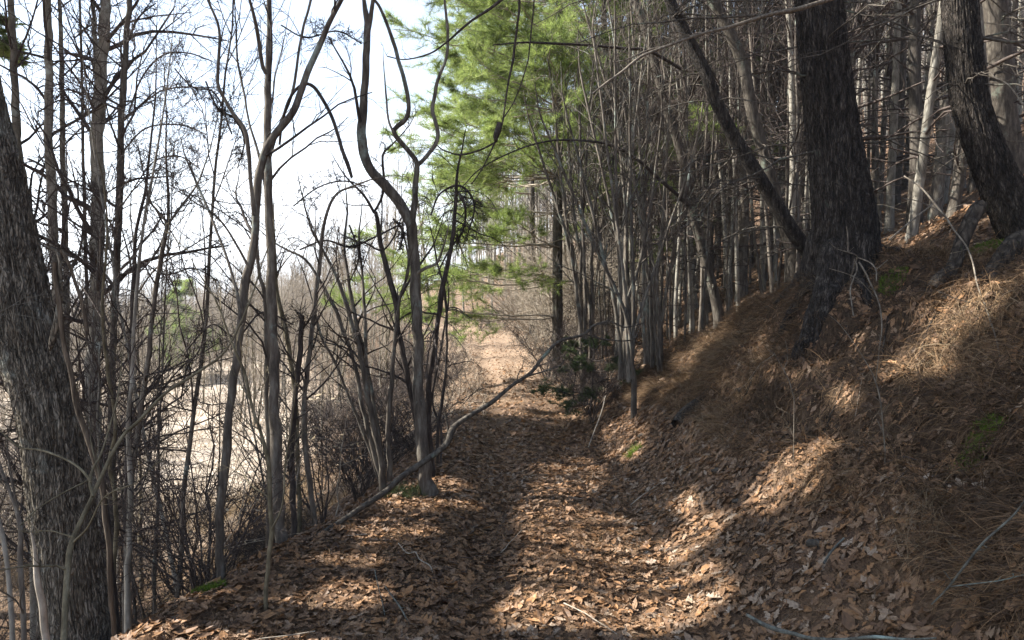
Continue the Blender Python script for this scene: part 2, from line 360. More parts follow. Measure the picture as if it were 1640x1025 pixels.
# ------------------------------------------------------------------ leaf litter, straw, grass (uncountable stuff)
LEAF = np.array([(.5, 0), (.35, .13), (.26, .07), (.12, .23), (.03, .08), (-.10, .25), (-.22, .09), (-.33, .13), (-.46, .03),
                 (.35, -.13), (.26, -.07), (.12, -.23), (.03, -.08), (-.10, -.25), (-.22, -.09), (-.33, -.13), (-.46, -.03),
                 (.26, 0), (.03, 0), (-.22, 0), (-.5, 0)])
LT = []
for s in (0, 8):
    a = lambda k: k + s if k else 0
    f = [(0, a(1), a(2)), (0, a(2), 17), (a(2), a(3), a(4)), (17, a(2), a(4)), (17, a(4), 18), (a(4), a(5), a(6)), (18, a(4), a(6)), (18, a(6), 19), (a(6), a(7), a(8)), (19, a(6), a(8)), (19, a(8), 20)]
    LT += f if s == 0 else [(p, r, q) for p, q, r in f]
LT = np.array(LT)
OVAL = LEAF.copy(); OVAL[1:9, 1] = [.10, .17, .21, .225, .22, .19, .13, .05]; OVAL[9:17, 1] = -OVAL[1:9, 1]
BROAD = LEAF.copy(); BROAD[1:17, 1] *= 1.35; BROAD[[2, 4, 6, 10, 12, 14], 1] *= .7; BROAD[[7, 15], 0] -= .06; BROAD[[7, 15], 1] *= 1.3
TORN = LEAF.copy(); TORN[0] = (.28, .05); TORN[[1, 2, 3], 1] *= .35; TORN[[1, 2, 3], 0] -= .1; TORN[[9, 10], 0] -= .1; TORN[17] = (.15, 0)
LEAF4 = np.array([(.5, 0), (.05, .27), (-.5, 0), (.05, -.27), (0, 0)]); LT4 = np.array([(0, 1, 4), (1, 2, 4), (2, 3, 4), (3, 0, 4)])
def ground_normal(x, y, e=.06):
    dzx = (land(x + e, y) - land(x - e, y)) / (2 * e); dzy = (land(x, y + e) - land(x, y - e)) / (2 * e)
    return norm(np.stack([-dzx, -dzy, np.ones_like(x)], -1))
def scatter_leaves(name, label, x, y, size, rng, simple=False, tilt=.35, lift=.02, mat='leaf'):
    n = len(x); L, T = (LEAF4, LT4) if simple else (LEAF, LT)
    TPL = np.array([LEAF, OVAL, BROAD, TORN]); LL = LEAF4[None] + np.zeros((n, 1, 1)) if simple else TPL[rng.choice(4, n, p=[.34, .28, .18, .20])]
    nr = norm(ground_normal(x, y) + rng.normal(0, tilt, (n, 3)) * np.array([1, 1, .5]))
    th = rng.uniform(0, 2 * math.pi, n); ref = np.stack([np.cos(th), np.sin(th), 0 * th], -1)
    u = norm(np.cross(nr, ref)); v = np.cross(nr, u)
    asp = rng.uniform(.75, 1.25, n)[:, None]; jit = rng.normal(0, .018, (n, len(L), 2))
    lx = LL[..., 0] + jit[..., 0]; ly = LL[..., 1] * asp + jit[..., 1]
    fold = rng.uniform(-.2, .6, n)[:, None]; curl = rng.normal(.15, .5, n)[:, None]
    lz = fold * np.abs(ly) + curl * (lx ** 2) * .8 + rng.normal(0, .016, lx.shape) + rng.normal(0, .3, n)[:, None] * lx * ly * 2
    S = (size * np.clip(rng.lognormal(-.08, .34, n), .35, 1.8))[:, None, None]
    base = np.stack([x, y, land(x, y) + rng.uniform(0.003, lift, n)], -1)
    V = base[:, None] + S * (lx[..., None] * u[:, None] + ly[..., None] * v[:, None] + lz[..., None] * nr[:, None])
    Tt = (T[None] + (np.arange(n) * len(L))[:, None, None]).reshape(-1, 3)
    var = np.repeat(np.clip(rng.uniform(0, 1, n) * .8 + .2 * (.5 + .5 * noise(x * .9, y * .9, 0, 90)), 0, 1), len(L))
    o = link(name, mesh_np(name, V.reshape(-1, 3), None, Tt, M[mat], {'var': var}, smooth=False)); return tag(o, label, 'leaf litter', None, 'stuff')
rng = np.random.default_rng(11)
def rand_xy(n, x0, x1, y0, y1, dens):
    X, Y = [], []
    while sum(map(len, X)) < n:
        x = rng.uniform(x0, x1, n); y = rng.uniform(y0, y1, n); k = rng.random(n) < dens(x, y); X.append(x[k]); Y.append(y[k])
    return np.concatenate(X)[:n], np.concatenate(Y)[:n]
def bank_u(x, y): return (x - xr(y)) / wc(y)
def dens_near(x, y):
    u = bank_u(x, y); d = xl(y) - x
    k = np.where(u > .55, .48 + .55 * (noise(x * 1.3, y * 1.3, 0, 77) > .25), 1.0)
    k = np.where(u > 1.1, .45, k)
    return k * np.where(d > .3, np.clip(1.1 - d * .45, .12, 1), 1) * (np.abs(x) < .85 * y + .4) * np.clip(1.1 - (y - 6) * .09, .3, 1)
x, y = rand_xy(50000, -5, 6.5, 2.0, 10, dens_near)
scatter_leaves('fallen_leaves', 'brown oak leaves littering the near path and banks', x, y, .068, rng, tilt=.25, lift=.024)
def dens_far(x, y):
    d = xl(y) - x
    return (np.abs(x) < .85 * y) * np.where(d > .5, .05, 1) * np.clip(1.2 - y / 60, .2, 1) * np.where((bank_u(x, y) < 0) & (d < 0), 1, .6)
x, y = rand_xy(9000, -3, 3.5, 9, 34, lambda x, y: dens_far(x, y) * np.where((bank_u(x, y) < 0), sstep(22, 11, y) + .3, 1)); x2, y2 = rand_xy(30000, 1, 26, 8, 36, dens_far)
scatter_leaves('fallen_leaves', 'distant leaf litter along the far path and hillside', np.r_[x, x2], np.r_[y, y2], .075, rng, simple=True, tilt=.4, lift=.04)

def strands(name, label, x, y, length, width, rng, dirs, lift, seg=4, mat='straw', cat='dry grass', droop=.5, spread=.6):
    """thin curved blades; dirs gives the leaning direction"""
    n = len(x); z = land(x, y); nr = ground_normal(x, y)
    d = dirs + rng.normal(0, spread, (n, 3)); d = norm(d)
    Ls = length * rng.uniform(.5, 1.4, n)
    t = np.linspace(0, 1, seg)
    base = np.stack([x, y, z + rng.uniform(0, .02, n)], -1)
    P = base[:, None] + (Ls[:, None, None]) * (t[None, :, None] * d[:, None] + (lift * (t * (1 - t)))[None, :, None] * nr[:, None])
    P[..., 2] -= droop * (Ls[:, None] * t[None] ** 2) * .5
    gz = land(P[..., 0], P[..., 1], False)*0 + land(P[..., 0], P[..., 1]); P[..., 2] = np.maximum(P[..., 2], gz + .004)
    side = norm(np.cross(d, nr) + rng.normal(0, .4, (n, 3)))
    wdt = width * rng.uniform(.6, 1.4, n)[:, None] * np.linspace(1, .25, seg)[None]
    A = P + side[:, None] * wdt[..., None] * .5; B = P - side[:, None] * wdt[..., None] * .5
    V = np.stack([A, B], 2).reshape(-1, 3)
    b = (np.arange(n) * seg * 2)[:, None] + (np.arange(seg - 1) * 2)[None]
    Q = np.stack([b, b + 1, b + 3, b + 2], -1).reshape(-1, 4)
    var = np.repeat(np.clip(rng.random(n) * .6 + .4 * (.5 + .6 * noise(x * 1.7, y * 1.7, 0, 33)), 0, 1), seg * 2)
    o = link(name, mesh_np(name, V, Q, None, M[mat], {'var': var}, smooth=False)); return tag(o, label, cat, None, 'stuff')
def dens_bank(x, y):
    u = bank_u(x, y); return (u > .38) * (u < 1.5) * (np.abs(x) < .85 * y + .3) * (.25 + .75 * sstep(-.25, .2, fbm(x * .9, y * .9, 0, 78)))
x, y = rand_xy(85000, 1, 6.5, 2.2, 11, dens_bank)
clump = np.stack([noise(x * 2.2, y * 2.2, 0, 1), noise(x * 2.2, y * 2.2, 0, 2), 0 * x], -1)
strands('dry_grass', 'drooping brown pine straw and dead grass hanging down the right bank', x, y, .18, .0046, rng, np.stack([-.75 + 0 * x, -.35 + 0 * x, -.35 + 0 * x], -1) + 1.0 * clump, .36, 5, 'bankstraw', spread=.8, droop=.3)
x, y = rand_xy(5500, 1, 6.5, 2.2, 11, lambda x, y: dens_bank(x, y) * (noise(x * 3.1, y * 3.1, 0, 61) > .15))
clump = np.stack([noise(x * 2.2, y * 2.2, 0, 1), noise(x * 2.2, y * 2.2, 0, 2), 0 * x], -1)
strands('dry_grass', 'longer bleached grass blades trailing in clumps over the right bank', x, y, .22, .0036, rng, np.stack([-.7 + 0 * x, -.4 + 0 * x, -.1 + 0 * x], -1) + .9 * clump, .6, 6, 'drystraw', spread=.5, droop=.5)
x, y = rand_xy(52000, -2.2, 2.2, 2.3, 13, lambda x, y: (xl(y) < x) * (np.abs(x) < .85 * y) * (.2 + .8 * (noise(x * .8, y * .8, 0, 79) > 0)))
strands('pine_straw', 'orange pine needles scattered between leaves on the path', x, y, .085, .0026, rng, rng.normal(0, 1, (len(x), 3)) * np.array([1, 1, .12]), .25, 3, 'straw', 'pine straw')
def dens_field(x, y): return (xl(y) - x > 2.0) * (x > -.95 * y) * (.15 + .85 * (fbm(x * .4, y * .4, 0, 80) > -.05))
x, y = rand_xy(34000, -16, -2, 4, 20, dens_field)
strands('tan_grass', 'brown dead grass covering the near slope below the path', x, y, .40, .007, rng, np.array([.1, -.1, 1.0]) + 0 * x[:, None], .3, 4, 'drystraw', spread=.5)
x, y = rand_xy(30000, -48, -3, 18, 62, dens_field)
strands('tan_grass', 'pale sunlit dead grass in the far bottom field', x, y, .5, .03, rng, np.array([.1, -.1, 1.0]) + 0 * x[:, None], .3, 3, 'drygrass', spread=.6)
# dry grass edging the lit far stretch of the path
x, y = rand_xy(12000, -7, 4, 11, 36, lambda x, y: ((xl(y) - x > -.25) & (xl(y) - x < 3)) | ((x - xr(y) > .1) & (x - xr(y) < 1.0)))
strands('tan_grass', 'bleached grass fringe beside the sunlit stretch of path', x, y, .32, .012, rng, np.array([.1, -.1, 1.0]) + 0 * x[:, None], .3, 4, 'drygrass', spread=.6)

# ------------------------------------------------------------------ trees built one by one
def px_line(pts, Y0, Y1=None, n=None, wmul=1.0):
    """pts rows (px, py, width px); distance runs from Y0 to Y1 along the line; returns world points and radii"""
    p = np.asarray(pts, float); m = len(p); Y1 = Y0 if Y1 is None else Y1
    sl = np.r_[0, np.cumsum(np.hypot(*np.diff(p[:, :2], axis=0).T))]; sl /= sl[-1]
    Ys = Y0 + (Y1 - Y0) * sl
    q = np.array([np.r_[W(a[0], a[1], yy), a[2] / 2 / F * yy * wmul / math.sqrt(1 + ((a[0] - 820) / F) ** 2)] for a, yy in zip(p, Ys)])
    n = n or max(8, 8 * m)
    q = smooth(q, n); return q[:, :3], np.maximum(q[:, 3], .001)
def extend(P, R, L, up=.5, n=8, tip=.15, rng=rng):
    d = norm(P[-1] - P[-3]); pts = [P[-1]]; rr = [R[-1]]
    for k in range(n):
        d = norm(d + np.array([0, 0, up * .15]) + rng.normal(0, .06, 3)); pts.append(pts[-1] + d * L / n); rr.append(R[-1] * (1 - (1 - tip) * (k + 1) / n))
    return np.vstack([P, pts[1:]]), np.r_[R, rr[1:]]
def resample(P, R, n):
    q = np.concatenate([P, R[:, None]], 1); s = np.r_[0, np.cumsum(np.linalg.norm(np.diff(P, axis=0), axis=1))]; t = np.linspace(0, s[-1], n)
    q = np.stack([np.interp(t, s, q[:, k]) for k in range(4)], 1); return q[:, :3], q[:, 3]
def twigs(tb, P, R, rng, n=(14, 4, 3), t0=.3, t1=1.0, ang=.85, lf=.22, up=.15, wander=.16, rmin=.0018, lmax=2.2, grav=0., flat=1.):
    a, ra = kids(P[None], R[None], n[0], t0, t1, ang, lf, 8, rng, wander, up, .45, flat, .3, rmin * 1.5, .4, lmax, grav)
    tb.add(a, ra, 4)
    if n[1]:
        b, rb = kids(a, ra, n[1], .15, .95, .75, .45, 5, rng, wander * 1.2, up * .5, .6, flat, .35, rmin, .4, 1.0, grav); tb.add(b, rb, 3)
        if n[2]:
            c, rc = kids(b, rb, n[2], .15, .95, .75, .5, 4, rng, wander * 1.3, up * .4, .6, flat, .5, rmin * .8, .4, .45, grav); tb.add(c, rc, 3)
def traced_tree(name, label, cat, lines, mat, rng, tw=None, group=None, ground=True, twmat=None, k=12, partnames=('trunk', 'limb'), tw_on=None):
    """lines: list of dict(p=px points, Y, Y1, ext, up). The first is the trunk, the others limbs."""
    o = None; tb = TB()
    for i, ln in enumerate(lines):
        P, R = px_line(ln['p'], ln['Y'], ln.get('Y1'), ln.get('n'))
        if i == 0:
            if ground:
                gz = land(P[0, 0], P[0, 1]); b = P[0].copy(); b[2] = min(P[0, 2], gz) - .12
                P = np.vstack([b, P]); R = np.r_[R[0] * 1.35, R]; R[1] *= 1.12
            base = P[0]; o = thing(name, label, cat, base, group)
        if ln.get('ext'): P, R = extend(P, R, ln['ext'], ln.get('up', .5), rng=rng)
        w_ = .25 * R[:, None] * np.stack([noise(P[:, 2] * 2.2, i, 0, 3), noise(P[:, 2] * 2.2, i, 0, 4), 0 * R], 1)
        w_ = w_ + .30 * R[:, None] * np.stack([noise(P[:, 2] * 9, i, 0, 13), noise(P[:, 2] * 9, i, 0, 14), 0 * R], 1)
        q = TB(); q.add(P + w_, R * (1 + .10 * noise(P[:, 2] * 4, i, 0, 5)), k if i == 0 else max(6, k - 4))
        nm = ln.get('name', partnames[0] if i == 0 else partnames[1])
        q.build(nm, M[mat], o, base)
        if tw is not None and (tw_on is None or i in tw_on):
            Pr, Rr = resample(P, R, 30); twigs(tb, Pr, Rr, rng, **tw)
    tb.build('crown', M[twmat or mat], o, base)
    return o

def displaced_trunk(P, R, k, n, seed, amp=.012, plates=9, flare=0., lobes=5, fl_len=.5):
    P, R = resample(P, R, n); s = np.r_[0, np.cumsum(np.linalg.norm(np.diff(P, axis=0), axis=1))]
    t = norm(np.gradient(P, axis=0)); ref = np.array([0, 1., 0]); u = norm(np.cross(t, ref)); v = np.cross(t, u)
    th = np.arange(k) * 2 * math.pi / k
    cxn, syn = np.cos(th)[None] * plates / 2, np.sin(th)[None] * plates / 2; S = s[:, None]
    wv = .9 * fbm(cxn * .6, syn * .6, S * 3, seed + 40, 2)
    rid = 1 - np.abs(noise(cxn * 2.2 + wv, syn * 2.2 + wv, S * 4.0, seed)) * 1.7
    rid2 = 1 - np.abs(noise(cxn * 5 + wv, syn * 5, S * 11.0, seed + 1)) * 1.7
    d = amp * (rid * .9 + rid2 * .45) + amp * .4 * noise(cxn * 9, syn * 9, S * 40, seed + 2)
    big = .05 * fbm(cxn * .25, syn * .25, S * 1.3, seed + 3, 2)
    rr = R[:, None] * (1 + big) + d
    if flare:
        rr = rr * (1 + flare * np.exp(-S / fl_len) * (.75 + .45 * np.cos(th[None] * lobes + seed + 1.3 * noise(S * 1.0, 0, 0, seed + 6))))
    V = P[:, None] + rr[..., None] * (u[:, None] * np.cos(th)[None, :, None] + v[:, None] * np.sin(th)[None, :, None])
    b = (np.arange(n - 1) * k)[:, None]; j = np.arange(k)[None]; j2 = (j + 1) % k
    Q = np.stack([b + j, b + j2, b + k + j2, b + k + j], -1).reshape(-1, 4)
    return V.reshape(-1, 3), Q

rng = np.random.default_rng(5)
HARD = dict(n=(14, 5, 3), t0=.25, lf=.20, up=.25, ang=.8)

# 1 the big leaning oak filling the left edge
P, R = px_line([(150, 1120, 118), (122, 1000, 106), (97, 800, 99), (72, 640, 96), (34, 512, 108), (-2, 330, 100), (-48, 125, 92), (-85, -60, 84)], 3.75, 3.95, 40)
gz = land(P[0, 0], P[0, 1]); P = np.vstack([[P[0, 0] + .02, P[0, 1], min(gz, P[0, 2]) - .3], P]); R = np.r_[R[0] * 1.1, R]
P, R = extend(P, R, 7.5, .8, 10, .25, rng)
oak = thing('oak_tree', 'thick furrowed trunk leaning out of the left edge with a vine on its flank', 'tree', P[0])
V, Q = displaced_trunk(P, R, 260, 900, 3, .013, 14, .12, 5, .5)
link('trunk', mesh_np('trunk', V - P[0], Q, None, M['oak'], None), oak)
tb = TB(); Pr, Rr = resample(P, R, 40)
a, ra = kids(Pr[None], Rr[None], 9, .72, .98, .8, .22, 12, rng, .12, .3, .4); tb.add(a, ra, 7)
b, rb = kids(a, ra, 6, .2, 1, .8, .4, 7, rng, .15, .15, .55); tb.add(b, rb, 4)
c, rc = kids(b, rb, 6, .2, 1, .8, .45, 5, rng, .18, .1, .6); tb.add(c, rc, 3); tb.build('crown', M['grey'], oak, P[0])
st = TB(); p_, r_ = px_line([(80, 562, 3), (83, 550, 11), (87, 530, 11), (93, 500, 10), (97, 470, 9), (96, 420, 7), (90, 402, 6), (76, 395, 3)], 3.6, 3.55); st.add(p_, r_, 9); st.build('branch_stub', M['oak'], oak, P[0])

def traced_vine(name, label, lines, mat, rng, cat='vine', tw=None, k=7, group=None):
    o = None; tb = TB(); tw_tb = TB()
    P0 = None
    for ln in lines:
        P, R = px_line(ln['p'], ln['Y'], ln.get('Y1'))
        if ln.get('ground'):
            b = P[0].copy(); b[2] = min(b[2], land(b[0], b[1])) - .05; P = np.vstack([b, P]); R = np.r_[R[0], R]
        if P0 is None: P0 = P[0]
        if ln.get('ext'): P, R = extend(P, R, ln['ext'], ln.get('up', .5), rng=rng)
        P = P + .6 * R[:, None] * np.stack([noise(P[:, 2] * 7, 0, 0, 3), noise(P[:, 2] * 7, 0, 0, 4), 0 * R], 1)
        tb.add(P, R, k)
        if tw: Pr, Rr = resample(P, R, 20); twigs(tw_tb, Pr, Rr, rng, **tw)
    V, Q, r = tb.arrays(); n0 = len(V)
    if tw:
        V2, Q2, r2 = tw_tb.arrays(); V = np.vstack([V, V2]); Q = np.vstack([Q, Q2 + n0]); r = np.r_[r, r2]
    o = link(name, mesh_np(name, V - P0, Q, None, M[mat], {'var': r}), None, P0)
    return tag(o, label, cat, group)
traced_vine('climbing_vine', 'brown shaggy vine climbing the right flank of the leaning oak trunk', [
    dict(p=[(182, 1060, 10), (176, 900, 9), (165, 800, 10), (150, 730, 11), (138, 690, 10), (125, 650, 10), (117, 600, 9), (105, 560, 8), (98, 520, 9), (92, 470, 9), (88, 420, 8)], Y=3.62, Y1=3.55, ground=True),
    dict(p=[(98, 400, 5), (112, 425, 6), (122, 455, 6), (132, 490, 7), (140, 530, 7)], Y=3.6)], 'vine', rng)
traced_vine('climbing_vine', 'black twisted vine hanging just right of the leaning oak', [
    dict(p=[(190, 1040, 6), (178, 880, 7), (165, 780, 9), (148, 730, 10), (143, 700, 10), (132, 675, 10), (122, 640, 9), (116, 600, 8), (108, 565, 7), (98, 530, 5)], Y=4.1, Y1=4.0, ground=True)], 'dark', rng)

# 2 the tall pale poplars behind it
def pole(label, p, Y, mat='poplar', ext=5, tw=None, name='poplar_tree', Y1=None, extra=(), group=None, twmat='twig', k=12, up=.6, cat='tree'):
    lines = [dict(p=p, Y=Y, Y1=Y1, ext=ext, up=up)] + [dict(e) for e in extra]
    return traced_tree(name, label, cat, lines, mat, rng, tw or dict(n=(34, 7, 4), t0=.10, lf=.16, up=.15, ang=1.0, lmax=1.9, rmin=.0026), group, twmat=twmat, k=k)
pole('slim grey poplar rising behind the top of the leaning oak', [(52, 700, 17), (46, 420, 16), (38, 300, 15), (28, 200, 14), (22, 100, 13), (17, 0, 12)], 9.5)
pole('grey poplar in a close pair between leaning oak and broad pale poplar', [(96, 720, 18), (92, 500, 17), (86, 380, 16), (81, 250, 15), (79, 130, 14), (75, 0, 13)], 9.0)
pole('thinner paler poplar of the close pair, on its right side', [(110, 760, 12), (107, 512, 11), (104, 350, 10), (101, 200, 9), (98, 90, 8), (96, 0, 7)], 10.0, ext=4)
pole('broadest pale poplar left of the valley view, bark bright on one side', [(150, 790, 25), (150, 650, 25), (154, 512, 24), (156, 400, 23), (159, 250, 22), (162, 120, 20), (169, 0, 18)], 9.2,
     extra=[dict(p=[(158, 190, 9), (154, 100, 9), (151, 40, 8), (148, 0, 7)], Y=9.2, ext=3)])
pole('dark twiggy pole close right of the broadest poplar', [(176, 840, 13), (180, 700, 13), (181, 560, 12), (187, 430, 12), (192, 300, 12), (197, 180, 11), (202, 70, 10), (207, 0, 9)], 8.2, 'grey', 4,
     dict(n=(46, 6, 4), t0=.1, lf=.16, up=.1, ang=1.1, lmax=1.6, rmin=.0028), 'birch_pole')
pole('thin bare pole crossing the gap left of the dark twiggy pole', [(140, 800, 7), (143, 600, 6), (137, 400, 6), (133, 200, 5), (128, 0, 4)], 9.8, 'grey', 3, name='bare_tree')

FT = dict(n=(15, 5, 4), t0=.32, lf=.22, up=.25, ang=.85, lmax=1.3)
pole('slender sapling forking low against the white sky near the valley edge', [(200, 960, 10), (207, 800, 10), (222, 690, 9), (236, 590, 9), (245, 500, 8), (258, 410, 8), (270, 355, 7)], 5.6, 'grey', 0, FT, 'bare_sapling',
     extra=[dict(p=[(270, 358, 6), (270, 320, 5), (268, 280, 4), (266, 230, 3)], Y=5.6, ext=.8), dict(p=[(270, 358, 5), (250, 335, 4), (240, 320, 3), (228, 270, 2)], Y=5.6, Y1=5.4, ext=.5), dict(p=[(270, 358, 5), (292, 328, 4), (318, 290, 3), (336, 240, 2.4)], Y=5.6, Y1=5.8, ext=.6), dict(p=[(220, 470, 4), (240, 440, 3.5), (262, 420, 3), (300, 398, 2.5), (330, 380, 2)], Y=5.6, Y1=5.8, ext=.3)], twmat='dark', k=9)
pole('dark thin stem beside the low forking sapling', [(200, 880, 9), (205, 720, 9), (211, 590, 8), (214, 470, 8), (217, 380, 6), (232, 310, 5), (238, 260, 4)], 5.9, 'dark', 1.5, FT, 'bare_sapling', k=9, twmat='dark')

# 3 the sinuous tree and the straight dark tree just left of centre
traced_tree('sinuous_tree', 'sinuous grey tree with mottled base on the leaf covered shoulder, curving to the sky', 'tree', [
    dict(p=[(351, 945, 17), (352, 900, 14), (352, 830, 14), (360, 760, 14), (367, 690, 14), (374, 612, 14), (381, 560, 14), (387, 512, 14), (391, 470, 14), (399, 425, 14), (409, 370, 13), (413, 300, 13), (422, 250, 12), (440, 217, 12), (470, 178, 11), (486, 132, 10), (511, 75, 9), (532, 30, 8), (548, 0, 7)], Y=4.35, Y1=4.8, ext=2.5, up=.7),
    dict(p=[(409, 345, 8), (402, 290, 7), (399, 250, 7), (394, 210, 7), (370, 175, 6), (352, 140, 6), (350, 115, 6), (352, 50, 5), (333, 0, 4)], Y=4.5, Y1=4.4, ext=1.5),
    dict(p=[(387, 520, 6), (375, 450, 5), (340, 350, 4), (318, 300, 4), (300, 260, 3)], Y=4.4, Y1=4.9, ext=.4),
    dict(p=[(400, 430, 5), (372, 380, 4), (345, 345, 4), (322, 330, 3)], Y=4.4, Y1=4.2, ext=.3)], 'grey', rng, dict(n=(11, 5, 4), t0=.35, lf=.16, up=.15, ang=.9, lmax=.9), twmat='dark', k=14)
traced_tree('forked_tree', 'straight dark tree right of the sinuous one, vertical to the top of the picture', 'tree', [
    dict(p=[(452, 900, 30), (448, 860, 21), (445, 800, 19), (443, 700, 18), (440, 600, 17), (436, 500, 16), (433, 400, 14), (430, 300, 13), (428, 200, 12), (430, 110, 10), (433, 50, 9), (433, 0, 8)], Y=4.95, Y1=5.2, ext=3),
    dict(p=[(427, 118, 7), (420, 100, 7), (410, 40, 6), (400, 0, 5)], Y=5.15, Y1=5.0, ext=1.6),
    dict(p=[(432, 250, 6), (448, 200, 5), (470, 140, 5), (480, 70, 4), (498, 0, 4)], Y=5.1, Y1=5.4, ext=1.5),
    dict(p=[(430, 330, 5), (415, 250, 5), (400, 200, 4), (385, 120, 4)], Y=5.1, Y1=5.4, ext=1.)], 'grey', rng, dict(n=(10, 5, 4), t0=.35, lf=.16, up=.2, ang=.9, lmax=1.1), twmat='dark', k=14)
pole('slim stem pressed against the straight dark tree', [(428, 870, 9), (432, 760, 9), (428, 640, 8), (427, 540, 8), (424, 470, 7), (414, 430, 6), (405, 330, 5), (420, 250, 4)], 5.15, 'grey', 1.2, FT, 'bare_sapling', k=8, twmat='dark')
traced_vine('hanging_branch', 'dark arched dead branch hanging between the straight tree and the twin fork tree', [
    dict(p=[(447, 232, 4), (453, 195, 5), (466, 155, 5), (483, 136, 5), (500, 138, 6), (520, 163, 6), (535, 195, 6), (546, 235, 6), (557, 262, 7), (564, 284, 5)], Y=5.0, Y1=4.8)], 'dark', rng, 'branch')

# 4 the twin fork tree at the path edge
traced_tree('twin_fork_tree', 'smooth tree at the path edge with a crooked double fork above a straight stem', 'tree', [
    dict(p=[(684, 786, 26), (680, 755, 21), (676, 700, 19), (671, 600, 18), (668, 500, 17), (664, 420, 17), (660, 370, 18), (654, 350, 17), (637, 322, 16), (617, 297, 16), (592, 270, 15), (579, 230, 15), (582, 180, 13), (588, 120, 12), (589, 75, 11), (589, 35, 10), (583, 0, 6)], Y=6.25, Y1=6.4, ext=2.2, up=.7, n=70),
    dict(p=[(589, 60, 8), (594, 30, 8), (598, 0, 7)], Y=6.38, ext=2.6),
    dict(p=[(660, 368, 11), (662, 330, 10), (664, 300, 9), (668, 263, 9), (655, 243, 8), (630, 212, 8), (650, 190, 8), (654, 165, 7), (642, 110, 6), (626, 55, 6), (610, 15, 5), (600, 0, 4)], Y=6.3, Y1=6.1, ext=2, up=.8, n=60),
    dict(p=[(669, 264, 7), (685, 248, 7), (700, 225, 7), (697, 195, 6), (693, 172, 6), (702, 128, 6), (715, 90, 5), (716, 45, 5), (712, 0, 4)], Y=6.3, Y1=6.6, ext=2, up=.8, n=40),
    dict(p=[(630, 213, 4), (622, 190, 3.5), (618, 150, 3)], Y=6.15, ext=.4),
    dict(p=[(665, 440, 5), (680, 430, 5), (700, 420, 4), (712, 390, 3)], Y=6.3, Y1=6.2, ext=.3)], 'grey', rng, dict(n=(8, 4, 3), t0=.45, lf=.16, up=.2, ang=.9, lmax=1.1), twmat='dark', k=16, tw_on=(0, 1, 2, 3, 5))
traced_tree('leaning_sapling', 'dark sapling leaning left across the stem of the twin fork tree', 'tree', [
    dict(p=[(682, 770, 10), (672, 700, 10), (662, 640, 10), (650, 585, 9), (638, 530, 9), (634, 480, 9), (622, 440, 9), (611, 395, 8), (603, 345, 6), (598, 338, 5), (582, 312, 4), (560, 290, 3)], Y=6.5, Y1=6.3, ext=.4),
    dict(p=[(598, 342, 4), (610, 320, 4), (616, 295, 4), (614, 250, 4), (628, 232, 3)], Y=6.35, ext=.5),
    dict(p=[(634, 490, 5), (650, 460, 4), (668, 430, 4), (690, 400, 3)], Y=6.4, Y1=6.6, ext=.4)], 'dark', rng, dict(n=(10, 4, 3), t0=.3, lf=.2, up=.2, ang=.9, lmax=.7), k=9)
# 5 the many stemmed clump
def clump(name, label, lines, Y, mat, cat='bush', tw=None, base=None, k=8, twmat='dark'):
    L = [dict(p=l, Y=Y + .12 * (i % 3 - 1), Y1=Y + .35 * ((i * 7) % 5 - 2) * .5, ext=.6, name='stem') for i, l in enumerate(lines)]
    return traced_tree(name, label, cat, L, mat, rng, tw or dict(n=(8, 4, 3), t0=.35, lf=.22, up=.2, ang=.8, lmax=1.0), k=k, twmat=twmat, partnames=('stem', 'stem'))
clump('stem_clump', 'fan of dark stems from one root, left of the twin fork tree', [
    [(613, 772, 11), (609, 727, 9), (597, 672, 9), (586, 612, 8), (576, 562, 8), (562, 512, 7), (546, 460, 6), (522, 410, 5), (500, 370, 4)],
    [(611, 772, 9), (598, 720, 8), (582, 655, 7), (570, 590, 7), (543, 510, 6), (512, 450, 5), (488, 415, 4), (460, 400, 3)],
    [(614, 772, 9), (606, 700, 8), (594, 620, 7), (572, 520, 7), (560, 460, 6), (552, 400, 5), (556, 340, 3)],
    [(624, 770, 10), (622, 687, 8), (626, 625, 8), (634, 540, 7), (640, 480, 5), (655, 430, 4), (648, 380, 3)],
    [(612, 772, 8), (598, 690, 6), (588, 600, 6), (584, 520, 6), (580, 450, 5), (576, 400, 4)],
    [(610, 772, 7), (585, 700, 5), (560, 640, 5), (536, 580, 5), (515, 540, 4), (500, 480, 3)]], 6.4, 'grey')
clump('stem_clump', 'vine wrapped dark stems close right of the twin fork tree', [
    [(692, 745, 9), (687, 690, 9), (688, 620, 9), (695, 560, 9), (703, 505, 8), (711, 450, 8), (724, 390, 7), (728, 345, 6), (731, 300, 5)],
    [(700, 742, 5), (702, 680, 5), (712, 620, 5), (716, 540, 4), (712, 470, 4), (700, 420, 3)],
    [(706, 742, 4), (706, 690, 4), (693, 640, 4), (706, 560, 4), (716, 500, 3)]], 7.0, 'dark',
    tw=dict(n=(16, 5, 4), t0=.35, lf=.2, up=-.5, ang=1.0, lmax=.9, grav=1.0))
pole('slim dark stem with a bowed top left of the fan of stems', [(502, 862, 10), (500, 812, 9), (488, 690, 9), (492, 600, 8), (501, 520, 8), (510, 440, 7), (516, 380, 6), (524, 340, 5), (540, 310, 4), (568, 297, 3)], 5.7, 'grey', .5, FT, 'bare_sapling', up=-.5, k=9, twmat='dark')
pole('slim broken topped stem close beside the bowed one', [(470, 866, 10), (468, 780, 10), (468, 700, 10), (474, 640, 9), (480, 570, 9), (484, 505, 8)], 5.6, 'dark', 0, FT, 'bare_sapling', k=9, twmat='dark')
